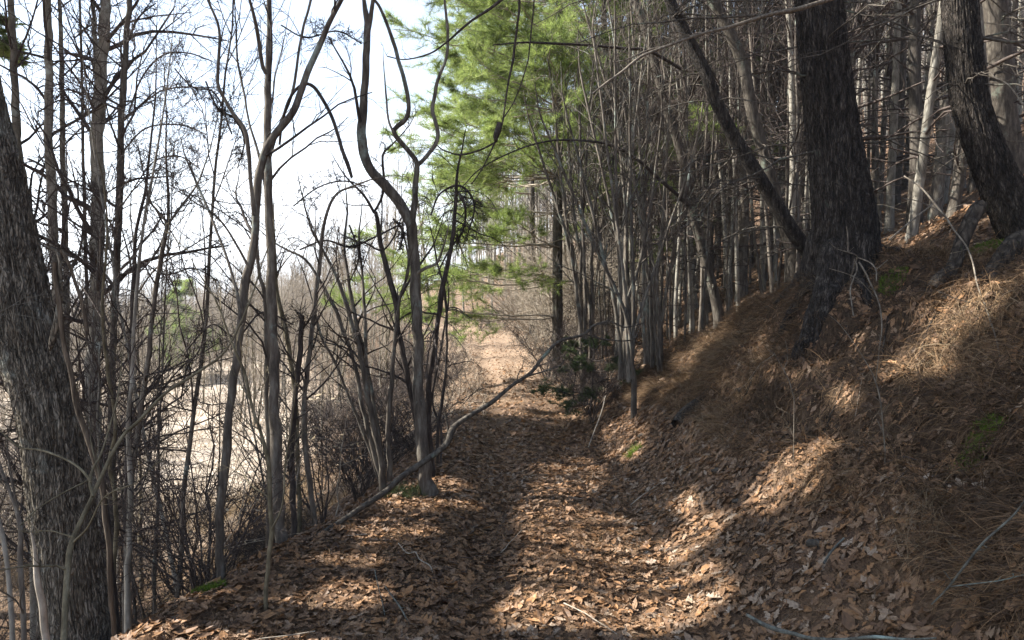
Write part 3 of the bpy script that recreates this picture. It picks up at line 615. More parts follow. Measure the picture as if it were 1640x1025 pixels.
pole('tan limb bending over behind the straight dark tree', [(478, 800, 7), (474, 640, 7), (462, 560, 8), (458, 530, 9), (448, 490, 7), (442, 450, 6), (440, 400, 5)], 6.3, 'sapling', .5, FT, 'bare_sapling', k=9)
traced_tree('young_sapling', 'thin olive sapling standing alone on the leaf covered shoulder', 'tree', [
    dict(p=[(424, 992, 8), (427, 930, 7), (431, 890, 7), (436, 852, 8), (433, 812, 7), (430, 740, 7), (418, 690, 6), (405, 655, 5), (392, 600, 5), (370, 545, 4), (345, 480, 3), (320, 440, 2)], Y=3.75, Y1=4.0, ext=.3),
    dict(p=[(436, 846, 4), (452, 810, 3), (458, 740, 3), (470, 660, 2)], Y=3.8, ext=.4)], 'sapling', rng, dict(n=(9, 3, 2), t0=.3, lf=.2, up=.25, ang=.8, lmax=.5, rmin=.0012), k=9)

TG = dict(n=(26, 6, 5), t0=.05, lf=.30, up=-.05, ang=1.1, lmax=.75, wander=.3, rmin=.0022, grav=.3)
traced_vine('vine_tangle', 'dense dark vine tangle draped beside the top of the vine wrapped stems', [dict(p=[(728, 300, 4), (745, 330, 4), (742, 370, 3), (720, 400, 3), (700, 440, 2)], Y=6.9, Y1=7.1), dict(p=[(690, 345, 3), (705, 310, 3), (738, 298, 4), (760, 330, 3), (748, 380, 2)], Y=6.9, Y1=7.2)], 'dark', rng, tw=TG)
traced_vine('vine_tangle', 'dark vine tangle hanging in the air left of the sinuous tree', [dict(p=[(330, 130, 3), (350, 175, 3), (375, 190, 4), (392, 225, 3), (380, 270, 2)], Y=5.6, Y1=5.9), dict(p=[(280, 110, 2.5), (310, 140, 3), (345, 150, 3), (372, 215, 3)], Y=5.6, Y1=5.5)], 'dark', rng, tw=TG)
traced_vine('vine_tangle', 'purple brown twig tangle between dark twiggy pole and the white sky', [dict(p=[(205, 180, 3), (230, 120, 3), (262, 88, 3), (300, 85, 2.5), (340, 98, 2)], Y=7.8, Y1=7.0), dict(p=[(200, 240, 3), (235, 205, 3), (290, 200, 2.5), (330, 215, 2)], Y=7.8, Y1=7.2), dict(p=[(204, 70, 3), (220, 30, 3), (250, 5, 2)], Y=7.8)], 'twig', rng, tw=TG)
traced_vine('vine_tangle', 'matted dark vines across the tops of the fan of dark stems', [dict(p=[(480, 400, 3), (520, 385, 3), (560, 395, 4), (600, 380, 3), (640, 360, 3)], Y=6.3, Y1=6.6), dict(p=[(560, 360, 3), (575, 410, 3), (560, 450, 2)], Y=6.4), dict(p=[(630, 350, 3), (645, 370, 4), (640, 400, 3)], Y=6.2)], 'dark', rng, tw=TG)
traced_vine('vine_tangle', 'vine tangle clinging to the middle of the close poplar pair', [dict(p=[(70, 330, 3), (95, 300, 3), (130, 290, 3), (165, 310, 3), (200, 290, 2)], Y=8.4, Y1=8.0), dict(p=[(60, 180, 3), (100, 160, 3), (140, 175, 3)], Y=8.4), dict(p=[(120, 60, 3), (150, 40, 3), (190, 55, 2)], Y=8.4)], 'twig', rng, tw=TG)
traced_vine('vine_tangle', 'loose vines looping low behind the sinuous tree', [dict(p=[(300, 560, 3), (340, 520, 3), (380, 540, 3), (420, 500, 3), (470, 520, 2)], Y=5.5, Y1=6), dict(p=[(290, 640, 3), (300, 590, 3), (320, 560, 3), (330, 520, 2)], Y=5.5)], 'dark', rng, tw=TG)
traced_vine('vine_tangle', 'fine twig tangle high between the straight dark tree and the twin fork tree', [dict(p=[(450, 40, 2.5), (490, 60, 2.5), (540, 50, 2.5), (580, 70, 2)], Y=6, Y1=6.4), dict(p=[(470, 330, 2.5), (510, 300, 2.5), (550, 290, 2.5), (590, 300, 2)], Y=6.2)], 'dark', rng, tw=TG)
traced_vine('vine_tangle', 'fine vine tangle around the low forking sapling', [dict(p=[(215, 300, 2.5), (245, 260, 2.5), (285, 250, 2.5), (320, 270, 2)], Y=5.8, Y1=5.5), dict(p=[(230, 420, 2.5), (265, 440, 2.5), (310, 430, 2.5), (350, 450, 2)], Y=5.6)], 'dark', rng, tw=TG)
# 6 the long leaning branch over the path
o = traced_tree('leaning_sapling', 'long bare sapling leaning low across the path with a pale forked tip', 'tree', [
    dict(p=[(462, 892, 7), (500, 862, 8), (550, 832, 9), (610, 792, 9), (645, 762, 9), (690, 732, 9), (716, 710, 9), (724, 690, 10), (734, 678, 8), (760, 661, 7), (790, 643, 7), (820, 618, 6), (850, 597, 6), (872, 570, 5), (895, 547, 5), (935, 536, 4), (950, 522, 4), (975, 514, 3)], Y=5.0, Y1=6.6, n=80),
    dict(p=[(975, 514, 3), (990, 520, 3), (1003, 524, 2.5), (1030, 518, 2)], Y=6.6, Y1=6.7),
    dict(p=[(940, 536, 3), (965, 543, 3), (1000, 546, 2.5), (1018, 540, 2), (1026, 520, 1.6)], Y=6.5, Y1=6.8),
    dict(p=[(840, 604, 3), (860, 598, 3), (880, 592, 2.5), (900, 583, 2), (906, 566, 1.5)], Y=6.1, Y1=6.3),
    dict(p=[(722, 698, 5), (718, 690, 4), (717, 680, 3), (712, 660, 2)], Y=5.9, Y1=5.9)], 'bough', rng, dict(n=(4, 3, 0), t0=.6, lf=.1, up=.1, ang=.8, lmax=.3, rmin=.0012), k=10, tw_on=(0,))

# 7 out of focus brush close to the lens at the lower left
traced_tree('young_sapling', 'bent brown sapling close to the lens at the foot of the leaning oak', 'tree', [
    dict(p=[(102, 1060, 11), (106, 960, 10), (110, 900, 10), (116, 870, 10), (130, 838, 9), (148, 800, 9), (160, 772, 8), (180, 727, 7), (200, 695, 6), (222, 675, 6), (262, 632, 5), (300, 607, 5), (352, 572, 4), (372, 545, 3.5)], Y=2.25, Y1=3.0, ext=.8, up=.2, n=70),
    dict(p=[(150, 795, 7), (145, 772, 7), (150, 750, 5), (165, 720, 4), (188, 640, 3)], Y=2.35, Y1=2.6, ext=.3),
    dict(p=[(146, 772, 6), (133, 755, 5), (110, 738, 4), (70, 722, 4), (30, 715, 3), (0, 690, 2)], Y=2.35, Y1=2.4, ext=.2),
    dict(p=[(118, 868, 4), (140, 845, 4), (160, 805, 3), (180, 788, 3), (215, 775, 2)], Y=2.3, Y1=2.2, ext=.2),
    dict(p=[(118, 860, 4), (100, 855, 3), (80, 850, 3), (52, 852, 2)], Y=2.3, ext=.1),
    dict(p=[(140, 770, 4), (100, 790, 3), (60, 815, 3), (32, 842, 2.4)], Y=2.4, Y1=2.2)], 'sapling', rng, dict(n=(6, 3, 0), t0=.3, lf=.15, up=.2, ang=.8, lmax=.3, rmin=.001), k=9, ground=True)
traced_tree('young_sapling', 'crooked brown stem in the bottom left corner before the oak trunk', 'tree', [
    dict(p=[(40, 1060, 10), (38, 980, 9), (33, 900, 9), (35, 850, 9), (26, 810, 8), (12, 775, 7), (-5, 735, 7), (-20, 690, 6)], Y=2.4, Y1=2.5, ext=.8),
    dict(p=[(30, 820, 4), (22, 780, 4), (12, 710, 3), (22, 660, 3)], Y=2.4, ext=.3)], 'grey', rng, dict(n=(6, 3, 0), t0=.3, lf=.15, up=.2, ang=.8, lmax=.3, rmin=.001), k=9)
traced_tree('young_sapling', 'mossy grey stem left of the crooked brown one in the corner', 'tree', [
    dict(p=[(22, 1060, 9), (20, 1000, 9), (14, 920, 8), (5, 860, 8), (-8, 800, 7), (-14, 740, 6)], Y=2.7, Y1=2.7, ext=.8)], 'poplar', rng, dict(n=(6, 3, 0), t0=.3, lf=.15, up=.2, ang=.8, lmax=.3, rmin=.001), k=9)
traced_tree('young_sapling', 'pale barkless stem standing before the foot of the leaning oak', 'tree', [
    dict(p=[(76, 1060, 13), (72, 1010, 13), (66, 960, 12), (60, 920, 10), (56, 880, 6), (50, 850, 3)], Y=3.35)], 'paletwig', rng, None, k=9)
pole('curved thin stem right of the leaning oak among vines', [(170, 1040, 9), (176, 940, 8), (186, 860, 8), (184, 790, 7), (176, 740, 7), (186, 680, 6), (172, 590, 6), (164, 500, 5), (170, 400, 4)], 4.6, 'sapling', 1.0, FT, 'bare_sapling', k=8)
pole('straight greenish stem behind the curved thin one', [(202, 960, 11), (206, 860, 10), (210, 780, 9), (206, 690, 8), (212, 610, 8), (214, 540, 7)], 5.0, 'poplar', 2.5, FT, 'bare_sapling', k=8)

# ------------------------------------------------------------------ the right bank: big pines and their roots
P, R = px_line([(1352, 440, 112), (1353, 395, 104), (1353, 350, 97), (1345, 290, 90), (1338, 240, 84), (1330, 180, 80), (1322, 120, 77), (1314, 40, 73), (1308, -40, 70)], 6.5, 6.5, 30)
P = np.vstack([[P[0, 0], P[0, 1] + .05, P[0, 2] - .35], P]); R = np.r_[R[0] * 1.15, R]
P, R = extend(P, R, 14, 1.6, 14, .18, rng)
def whorls(P, R, zlo, zhi, step, L, rng, mat_tb, rmin=.004, per=4, droop=.25):
    zs = np.arange(zlo, zhi, step); out_ = []
    for z in zs:
        k = int(np.argmin(np.abs(P[:, 2] - z))); z2 = P[k]
        for j in range(per):
            if rng.random() < .25: continue
            a = rng.uniform(0, 2 * math.pi); l = L * rng.uniform(.35, 1.1)
            d = np.array([math.cos(a), math.sin(a), rng.normal(-.02, .14)]); t = np.linspace(0, 1, 9)[:, None]
            wob = np.cumsum(rng.normal(0, .018, (9, 3)), axis=0) * l
            pts = z2 + d * (t * l + R[k] * .8) + wob + np.array([0, 0, -droop * l]) * t ** 2; rr = max(rmin * 1.4, .006 + .004 * l) * np.linspace(1, .3, 9) * rng.uniform(.6, 1.1)
            mat_tb.add(pts, rr, 6); out_.append((pts, rr))
    return out_
def pine_needles(points, dirs, size, n_blades, width, rng):
    """tufts of thin blades at branch ends; returns vertices, triangles and a value per tuft"""
    n = len(points); N = n * n_blades
    p = np.repeat(points, n_blades, 0); d = np.repeat(dirs, n_blades, 0)
    dd = norm(d * .55 + rng.normal(0, .55, (N, 3)) + np.array([0, 0, .12])); L = size * rng.uniform(.6, 1.2, N)[:, None]
    s = norm(np.cross(dd, rng.normal(size=(N, 3)))) * width
    st = p + d * rng.uniform(-.5, .3, (N, 1)) * size
    V = np.stack([st - s * .5, st + s * .5, st + dd * L], 1).reshape(-1, 3)
    return V, np.arange(N * 3).reshape(-1, 3), np.repeat(np.repeat(rng.random(n) * .6, n_blades) + rng.random(N) * .4, 3)
def pine_crown(P, R, zlo, zhi, n, L, rng, tuft=.13, blades=14, width=.006, side=None, spacing=6, shape=.8, sub=8, sub2=3):
    """living pine boughs on a trunk; returns wood TB and needle arrays"""
    tb = TB(); zz = rng.uniform(0, 1, n) ** .9; pts, rad = [], []
    for q in zz:
        z = zlo + (zhi - zlo) * q; k = int(np.argmin(np.abs(P[:, 2] - z))); a = rng.uniform(0, 2 * math.pi)
        d = np.array([math.cos(a), math.sin(a), .12 + .35 * q]); 
        if side is not None: d[:2] += side
        d = norm(d); l = L * (1 - shape * q) * rng.uniform(.7, 1.15); t = np.linspace(0, 1, 10)[:, None]
        pts.append(P[k] + d * t * l + np.cumsum(rng.normal(0, .012, (10, 3)), axis=0) * l + np.array([0, 0, 1]) * (.10 * l * t ** 2 - .12 * l * t)); rad.append((.007 + .0045 * l) * np.linspace(1, .25, 10))
    pts = np.array(pts); rad = np.array(rad); tb.add(pts, rad, 6)
    a, ra = kids(pts, rad, sub, .25, 1, .85, .34, 7, rng, .10, .02, .5, .35, .3, .003, .55); tb.add(a, ra, 4)
    b, rb = kids(a, ra, sub2, .25, 1, .7, .5, 5, rng, .12, .06, .6, .45, .4, .003, .4); tb.add(b, rb, 3)
    tips, dr = [], []
    for q, arr in ((4, a), (3, b)):
        for k in range(1, q + 1):
            i = arr.shape[1] - k; tips.append(arr[:, i]); dr.append(norm(arr[:, i] - arr[:, i - 1]))
    V, T, v = pine_needles(np.concatenate(tips), np.concatenate(dr), tuft, blades, width, rng)
    return tb, V, T, v

def sink(p, r):
    t = np.linspace(0, 1, len(p)); g = land(p[:, 0], p[:, 1]); p = p.copy()
    f0 = sstep(.02, .30, t); p[:, 2] = p[:, 2] * (1 - f0) + (g + r * .12) * f0; f = sstep(.6, 1, t); p[:, 2] = p[:, 2] * (1 - f) + (g - r * 1.2 - .05) * f
    p += (.25 * r * sstep(.1, .5, t))[:, None] * np.stack([noise(t * 7, r[0] * 90, 0, 2), noise(t * 7, r[0] * 90, 0, 5), noise(t * 7, r[0] * 90, 0, 7)], 1); return p, r * .9
big = thing('pine_tree', 'massive dark pine trunk on top of the right bank with roots gripping the edge', 'tree', P[0])
V, Q = displaced_trunk(P, R, 220, 900, 21, .016, 15, .30, 6, .38)
link('trunk', mesh_np('trunk', V - P[0], Q, None, M['pine'], None), big)
tb = TB(); wh = whorls(P, R, 3.2, 8, .33, 1.9, rng, tb, .004, 5)
a = np.array([p for p, r in wh]); ra = np.array([r for p, r in wh]); b, rb = kids(a, ra, 5, .2, 1, .8, .3, 6, rng, .2, 0, .5, .8, .4, .002); tb.add(b, rb, 4)
c, rc = kids(b, rb, 3, .2, 1, .8, .5, 4, rng, .25, 0, .6, 1, .5, .0015); tb.add(c, rc, 3); tb.build('dead_branches', M['bough'], big, P[0])
tbc, V, T, v = pine_crown(P, R, 8.5, 16.0, 26, 3.8, rng, .16, 9, .011, sub=7, sub2=3)
cr_ = tbc.build('crown', M['pinegrey'], big, P[0]); link('needles', mesh_np('needles', V - P[0], None, T, M['needles'], {'var': v}, False), cr_)
for line, Y, Y1 in (([(1338, 395, 46), (1322, 425, 34), (1305, 455, 29), (1286, 482, 26), (1268, 506, 21), (1252, 528, 10)], 6.35, 5.9),
                    ([(1350, 405, 44), (1346, 435, 30), (1338, 465, 25), (1322, 488, 20), (1300, 506, 10)], 6.3, 6.0),
                    ([(1375, 380, 50), (1400, 395, 32), (1425, 412, 24), (1450, 424, 18), (1480, 440, 10)], 6.5, 6.3),
                    ([(1362, 400, 40), (1372, 430, 24), (1384, 455, 18), (1392, 480, 14), (1410, 500, 8)], 6.3, 5.8),
                    ([(1335, 400, 40), (1310, 425, 24), (1280, 448, 20), (1250, 462, 16), (1225, 485, 8)], 6.4, 6.6),
                    ([(1320, 380, 50), (1290, 392, 36), (1262, 402, 24), (1235, 420, 10)], 6.7, 7.2)):
    p_, r_ = sink(*px_line(line, Y, Y1, 24)); V, Q = displaced_trunk(p_, r_, 40, 110, 31 + len(line), .009, 7); link('root', mesh_np('root', V - P[0], Q, None, M['pine'], None), big)

P, R = px_line([(1662, 420, 120), (1640, 372, 84), (1622, 335, 76), (1600, 290, 68), (1580, 245, 62), (1562, 195, 58), (1551, 150, 57), (1544, 90, 56), (1538, 20, 54), (1534, -50, 52)], 5.9, 6.0, 34)
P = np.vstack([[P[0, 0] + .1, P[0, 1], P[0, 2] - .4], P]); R = np.r_[R[0] * 1.1, R]
P, R = extend(P, R, 12, 1.2, 12, .2, rng)
t2 = thing('pine_tree', 'dark pine with a curved foot leaning from the bank at the right edge', 'tree', P[0])
V, Q = displaced_trunk(P, R, 200, 800, 51, .015, 14, .10, 4, .4); link('trunk', mesh_np('trunk', V - P[0], Q, None, M['pine'], None), t2)
tb = TB(); wh = whorls(P, R, 3.6, 8, .4, 1.6, rng, tb, .004, 4)
a = np.array([p for p, r in wh]); ra = np.array([r for p, r in wh]); b, rb = kids(a, ra, 5, .2, 1, .8, .3, 6, rng, .2, 0, .5, .8, .4, .002); tb.add(b, rb, 4); tb.build('dead_branches', M['bough'], t2, P[0])
tbc, V, T, v = pine_crown(P, R, 8.5, 14.5, 20, 3.4, rng, .16, 9, .011, sub=7, sub2=3)
cr_ = tbc.build('crown', M['pinegrey'], t2, P[0]); link('needles', mesh_np('needles', V - P[0], None, T, M['needles'], {'var': v}, False), cr_)
for line, Y, Y1 in (([(1640, 385, 44), (1605, 392, 38), (1570, 398, 32), (1545, 402, 28), (1520, 412, 18)], 5.6, 5.45),
                    ([(1572, 330, 30), (1540, 352, 26), (1518, 372, 24), (1500, 400, 24), (1480, 428, 24), (1464, 448, 22), (1448, 470, 14)], 5.8, 5.5)):
    p_, r_ = sink(*px_line(line, Y, Y1, 24)); V, Q = displaced_trunk(p_, r_, 36, 60, 61 + len(line), .006, 6); link('root', mesh_np('root', V - P[0], Q, None, M['root'], None), t2)

def forest_pine(label, p, Y, rng, ext=9, name='pine_tree', mat='bough', zlo=7.5, crown=True, k=14, dead=(2.6, 7.5)):
    P, R = px_line(p, Y, Y, 24); P = np.vstack([[P[0, 0], P[0, 1], min(P[0, 2], land(P[0, 0], P[0, 1])) - .2], P]); R = np.r_[R[0] * 1.2, R]
    P, R = extend(P, R, ext, 1.0, 12, .2, rng); o = thing(name, label, 'tree', P[0])
    q = TB(); q.add(*resample(P, R * 1.0, 60), k); q.build('trunk', M[mat], o, P[0])
    tb = TB(); wh = whorls(P, R, P[0, 2] + dead[0] - 1.6, P[0, 2] + dead[1], .5, 1.5, rng, tb, .004, 5)
    a = np.array([x for x, r in wh]); ra = np.array([r for x, r in wh]); b, rb = kids(a, ra, 6, .2, 1, .8, .35, 6, rng, .2, 0, .5, .8, .4, .002); tb.add(b, rb, 4)
    c, rc = kids(b, rb, 3, .2, 1, .8, .5, 4, rng, .25, 0, .6, 1, .5, .0018); tb.add(c, rc, 3); tb.build('dead_branches' if crown else 'crown', M['bough'], o, P[0])
    if crown:
        tbc, V, T, v = pine_crown(P, R, P[0, 2] + zlo, P[-1, 2] - .3, 26, 3.0, rng, .17, 8, .013, sub=6, sub2=3)
        cr_ = tbc.build('crown', M['pinegrey'], o, P[0]); link('needles', mesh_np('needles', V - P[0], None, T, M['needles'], {'var': v}, False), cr_)
    return o
forest_pine('pale grey pine standing behind the leaning right edge pine', [(1616, 250, 52), (1606, 180, 48), (1600, 100, 45), (1592, 0, 43), (1588, -60, 42)], 9.0, rng)
forest_pine('grey trunk bowing left at mid slope, nearest of the leaning trio', [(1330, 432, 30), (1300, 408, 27), (1272, 375, 25), (1250, 340, 24), (1228, 305, 24), (1204, 265, 23), (1180, 228, 22), (1150, 170, 21), (1130, 115, 20), (1100, 60, 19), (1072, 0, 18), (1050, -60, 17)], 8.2, rng, 7, 'leaning_tree', 'pine', crown=False)
forest_pine('dark trunk of the leaning trio nearest the massive pine', [(1270, 400, 24), (1248, 340, 22), (1236, 290, 21), (1222, 240, 20), (1203, 175, 20), (1192, 110, 19), (1170, 55, 18), (1142, 0, 18), (1120, -60, 17)], 9.5, rng, 7, 'leaning_tree', crown=False)
forest_pine('straight leaning grey trunk, leftmost of the leaning trio', [(1152, 512, 20), (1146, 480, 17), (1136, 440, 16), (1120, 380, 16), (1104, 310, 16), (1091, 245, 15), (1072, 185, 15), (1052, 115, 14), (1036, 50, 14), (1016, 0, 13), (1000, -60, 12)], 11, rng, 7, 'leaning_tree', crown=False)

# long dead branches reaching left from the big pine
def dead_branch(label, lines, mat='deadstick', tw=dict(n=(5, 3, 2), t0=.4, lf=.14, up=.05, ang=.7, lmax=.4), name='dead_branch'):
    return traced_vine(name, label, lines, mat, rng, 'branch', tw, 6)
dead_branch('long pale dead branch reaching left across the leaning trunks near the top', [dict(p=[(1340, -5, 9), (1280, 14, 8), (1230, 24, 7), (1170, 42, 6), (1120, 55, 5), (1070, 74, 5), (1030, 90, 5), (1000, 112, 4), (975, 130, 4), (948, 151, 2)], Y=5.9, Y1=4.6), dict(p=[(1070, 74, 4), (1040, 80, 3), (1005, 95, 2.5), (985, 100, 2)], Y=5.1, Y1=4.9)])
dead_branch('dark arching branch curving over the path top from the right trunks', [dict(p=[(1105, 330, 6), (1060, 290, 6), (1030, 262, 5), (1000, 242, 5), (960, 228, 4), (900, 224, 3.5), (860, 230, 3), (815, 246, 2.5), (770, 270, 2), (740, 300, 1.5)], Y=9.8, Y1=7.5)], 'dark')
dead_branch('dark level branch crossing before the green pine below the top edge', [dict(p=[(1090, 110, 5), (1040, 82, 5), (1000, 78, 5), (950, 73, 4), (890, 70, 4), (840, 68, 3), (790, 72, 2)], Y=9.8, Y1=8.)], 'dark')
dead_branch('dark branch swooping from the top edge towards the twin fork tree', [dict(p=[(820, -12, 5), (790, 10, 5), (760, 30, 4), (735, 50, 4), (715, 68, 3), (690, 85, 3), (650, 95, 2), (620, 90, 2)], Y=6.8, Y1=6.3)], 'dark')
traced_vine('hanging_vine', 'thin dangling vine with a dead leaf bundle before the green pine', [dict(p=[(832, -20, 4), (829, 40, 4), (820, 100, 4), (812, 150, 3), (806, 190, 3), (798, 215, 3), (790, 235, 3), (772, 270, 2), (755, 295, 2)], Y=6.0, Y1=6.1), dict(p=[(799, 196, 7), (797, 208, 11), (795, 220, 9), (796, 228, 3)], Y=6.05), dict(p=[(794, 228, 3), (770, 240, 3), (738, 248, 3), (710, 240, 2), (695, 228, 2)], Y=6.1, Y1=6.5), dict(p=[(856, -10, 2.5), (850, 60, 2.5), (842, 110, 2), (825, 160, 2), (806, 190, 2)], Y=6.0)], 'dark', rng)
# bare twigs and sticks on the bank
def stick(label, lines, mat='deadstick', name='fallen_stick', tw=None, cat='stick'):
    if name == 'seedling': lines = [dict(l, p=[(a, b, c * .6) for a, b, c in l['p']]) for l in lines]; tw = dict(n=(7, 2, 0), t0=.2, lf=.16, up=.2, ang=.7, lmax=.2, rmin=.0009)
    if name == 'fallen_stick':
        lines = [dict(l, p=[(a, b, c * .62) for a, b, c in l['p']]) for l in lines]; tw = tw or dict(n=(4, 2, 0), t0=.15, lf=.09, up=.1, ang=.8, lmax=.18, rmin=.0012)
    return traced_vine(name, label, lines, mat, rng, cat, tw, 7)
stick('tangle of pale dead twigs sticking up at the foot of the massive pine', [dict(p=[(1362, 445, 3), (1368, 425, 4), (1372, 410, 4), (1358, 404, 4), (1340, 398, 3), (1328, 388, 2)], Y=5.6, Y1=5.3), dict(p=[(1358, 404, 4), (1358, 385, 4), (1356, 362, 3)], Y=5.45), dict(p=[(1372, 412, 4), (1392, 420, 4), (1402, 432, 4), (1404, 450, 3)], Y=5.5, Y1=5.3), dict(p=[(1402, 432, 3), (1422, 416, 2)], Y=5.4), dict(p=[(1368, 415, 4), (1372, 430, 4), (1366, 450, 4), (1362, 470, 4), (1366, 505, 3)], Y=5.45, Y1=5.2), dict(p=[(1375, 420, 5), (1390, 445, 5), (1402, 470, 4), (1410, 500, 4), (1412, 530, 3), (1408, 560, 2)], Y=5.4, Y1=5.0), dict(p=[(1328, 430, 2.5), (1360, 440, 3), (1380, 452, 3), (1400, 475, 2)], Y=5.4)])
stick('long bare pale branch slanting down the bank below the right edge pine', [dict(p=[(1448, 282, 4), (1475, 300, 5), (1497, 325, 6), (1515, 348, 6), (1528, 368, 5), (1545, 390, 5), (1552, 405, 5), (1560, 432, 5), (1570, 470, 5), (1584, 510, 5), (1596, 545, 5), (1602, 575, 4)], Y=5.3, Y1=3.9), dict(p=[(1515, 348, 4), (1500, 335, 3), (1470, 322, 3), (1446, 318, 2)], Y=4.9), dict(p=[(1516, 340, 3), (1530, 332, 2.5), (1548, 326, 2)], Y=4.95), dict(p=[(1580, 500, 3), (1556, 486, 2.5), (1530, 478, 2), (1500, 465, 1.5)], Y=4.3)])
stick('straight grey stick leaning up towards the curved foot pine', [dict(p=[(1424, 384, 5), (1450, 362, 5), (1478, 340, 5), (1510, 314, 4)], Y=5.6, Y1=5.9)])
stick('pale curved twig arching in from the right edge before the pines', [dict(p=[(1660, 200, 5), (1640, 170, 5), (1625, 148, 5), (1612, 134, 4), (1590, 124, 4), (1562, 118, 3)], Y=4.6, Y1=4.9), dict(p=[(1650, 70, 3), (1620, 42, 3), (1600, 40, 2.5), (1580, 36, 2)], Y=4.7)])
stick('thin upright seedling growing from the middle of the bank', [dict(p=[(1417, 722, 4), (1414, 680, 4), (1410, 640, 4), (1402, 610, 4), (1394, 592, 3), (1372, 556, 2.5), (1345, 520, 2), (1328, 505, 1.5)], Y=3.75, Y1=3.7, ground=True), dict(p=[(1403, 612, 2), (1406, 580, 2), (1410, 540, 1.5)], Y=3.75)], name='seedling', cat='sapling')
stick('twiggy seedling on the bank below the pale twig tangle', [dict(p=[(1272, 640, 2.5), (1264, 610, 2.5), (1254, 590, 2.5), (1240, 565, 2)], Y=4.6, ground=True), dict(p=[(1256, 592, 2), (1262, 570, 1.5), (1258, 545, 1.2)], Y=4.6)], name='seedling', cat='sapling')
stick('lichen covered branch lying along the bottom edge of the bank', [dict(p=[(1196, 984, 8), (1220, 998, 12), (1245, 1008, 13), (1270, 1014, 11), (1300, 1022, 10), (1350, 1024, 9), (1400, 1020, 10), (1450, 1024, 8), (1500, 1022, 5)], Y=2.98, Y1=2.55)], 'lichenwood')
stick('pale lichen covered stick slanting up the lower right bank', [dict(p=[(1492, 968, 4), (1520, 940, 6), (1548, 902, 7), (1575, 868, 7), (1600, 845, 7), (1625, 822, 6), (1650, 790, 5)], Y=2.75, Y1=2.55), dict(p=[(1520, 940, 4), (1560, 935, 4), (1600, 930, 4), (1650, 918, 3)], Y=2.7, Y1=2.5)], 'lichenwood')
stick('short grey stick half buried in leaves on the lower bank', [dict(p=[(1320, 902, 7), (1330, 886, 7), (1342, 872, 6), (1352, 862, 5)], Y=3.1, Y1=3.2)], 'lichenwood')
stick('pale forked twig lying in the leaves at bottom centre', [dict(p=[(600, 912, 2), (606, 940, 2.5), (612, 965, 3), (616, 985, 3)], Y=3.95, Y1=3.72), dict(p=[(616, 938, 3), (628, 955, 4), (640, 972, 5), (650, 990, 4), (656, 1002, 3)], Y=3.9, Y1=3.62)], 'lichenwood')
stick('bent pale twig on the leaves left of the worn track', [dict(p=[(638, 870, 2.5), (652, 886, 2.5), (665, 884, 2.5), (672, 896, 3), (688, 906, 3), (694, 922, 2.5)], Y=4.6, Y1=4.3)], 'paletwig')
stick('dark rotten log lying up the slope of the bank', [dict(p=[(1085, 680, 20), (1105, 660, 24), (1128, 638, 24), (1150, 612, 20)], Y=6.9, Y1=7.3)], 'root', 'rotten_log')
stick('mossy dark log near the top of the far bank', [dict(p=[(1150, 612, 20), (1172, 590, 26), (1192, 570, 25), (1212, 552, 18)], Y=7.2, Y1=7.6)], 'root', 'rotten_log')
stick('thin leaning stick by the sapling clump at the bank foot', [dict(p=[(942, 716, 3), (952, 690, 3), (962, 664, 3), (970, 634, 2)], Y=8.3, Y1=8.6)], 'paletwig')
for i in range(26):
    x = rng.uniform(-1.4, 2.6); y = rng.uniform(3.2, 9); a = rng.uniform(0, 6.28); L = rng.uniform(.12, .45); t = np.linspace(-.5, .5, 6)
    px_ = x + math.cos(a) * L * t + rng.normal(0, .01, 6); py_ = y + math.sin(a) * L * t; P = np.stack([px_, py_, land(px_, py_) + .02 + rng.uniform(0, .03)], 1)
    q = TB(); q.add(P, np.linspace(1, .5, 6) * rng.uniform(.002, .0045), 5); o = q.build('twig', M['paletwig' if i % 2 else 'twig'], None, P[0]); o.location = P[0]
    tag(o, 'small broken twig lying among the fallen leaves of the path and bank', 'twig', 'broken twigs among the leaves')
for i in range(26):
    while True:
        x = rng.uniform(1.2, 4.2); y = rng.uniform(3.0, 9.0)
        if .2 < bank_u(x, y) < 1.15 and x < .8 * y: break
    th, ph = np.meshgrid(np.linspace(0, 2 * math.pi, 15)[:-1], np.linspace(.05, math.pi - .05, 8)); S = rng.uniform(.018, .05)
    d = np.stack([np.sin(ph) * np.cos(th), np.sin(ph) * np.sin(th) * .8, np.cos(ph) * .6], -1); d *= (1 + .35 * noise(d[..., 0] * 2 + i, d[..., 1] * 2, d[..., 2] * 2, 5))[..., None]
    V = (d * S).reshape(-1, 3); a_ = (np.arange(7)[:, None] * 14); j = np.arange(14)[None]; j2 = (j + 1) % 14; Q = np.stack([a_ + j, a_ + 14 + j, a_ + 14 + j2, a_ + j2], -1).reshape(-1, 4)
    o = link('stone', mesh_np('stone', V, Q, None, M['bough'], None), None, (x, y, float(land(x, y)) + S * .2)); tag(o, 'small dull stone half sunk in the slope of the right bank', 'stone', 'small stones in the bank')
for i in range(22):
    while True:
        x = rng.uniform(1.6, 4.6); y = rng.uniform(3.4, 9.0)
        if .55 < bank_u(x, y) < 1.2 and x < .8 * y: break
    L = rng.uniform(.2, .6); t = np.linspace(0, 1, 12); a = rng.uniform(2.4, 4.2)
    px_ = x + math.cos(a) * L * t + np.cumsum(rng.normal(0, .012, 12)); py_ = y + math.sin(a) * L * t + np.cumsum(rng.normal(0, .012, 12)); P = np.stack([px_, py_, land(px_, py_) + .03 * np.sin(t * math.pi) - .004], 1)
    q = TB(); q.add(P, np.linspace(1, .3, 12) * rng.uniform(.004, .011), 7); o = q.build('exposed_root', M['root'], None, P[0]); o.location = P[0]
    tag(o, 'thin dark root or twig exposed on the slope of the right bank', 'root', 'thin roots exposed on the bank')
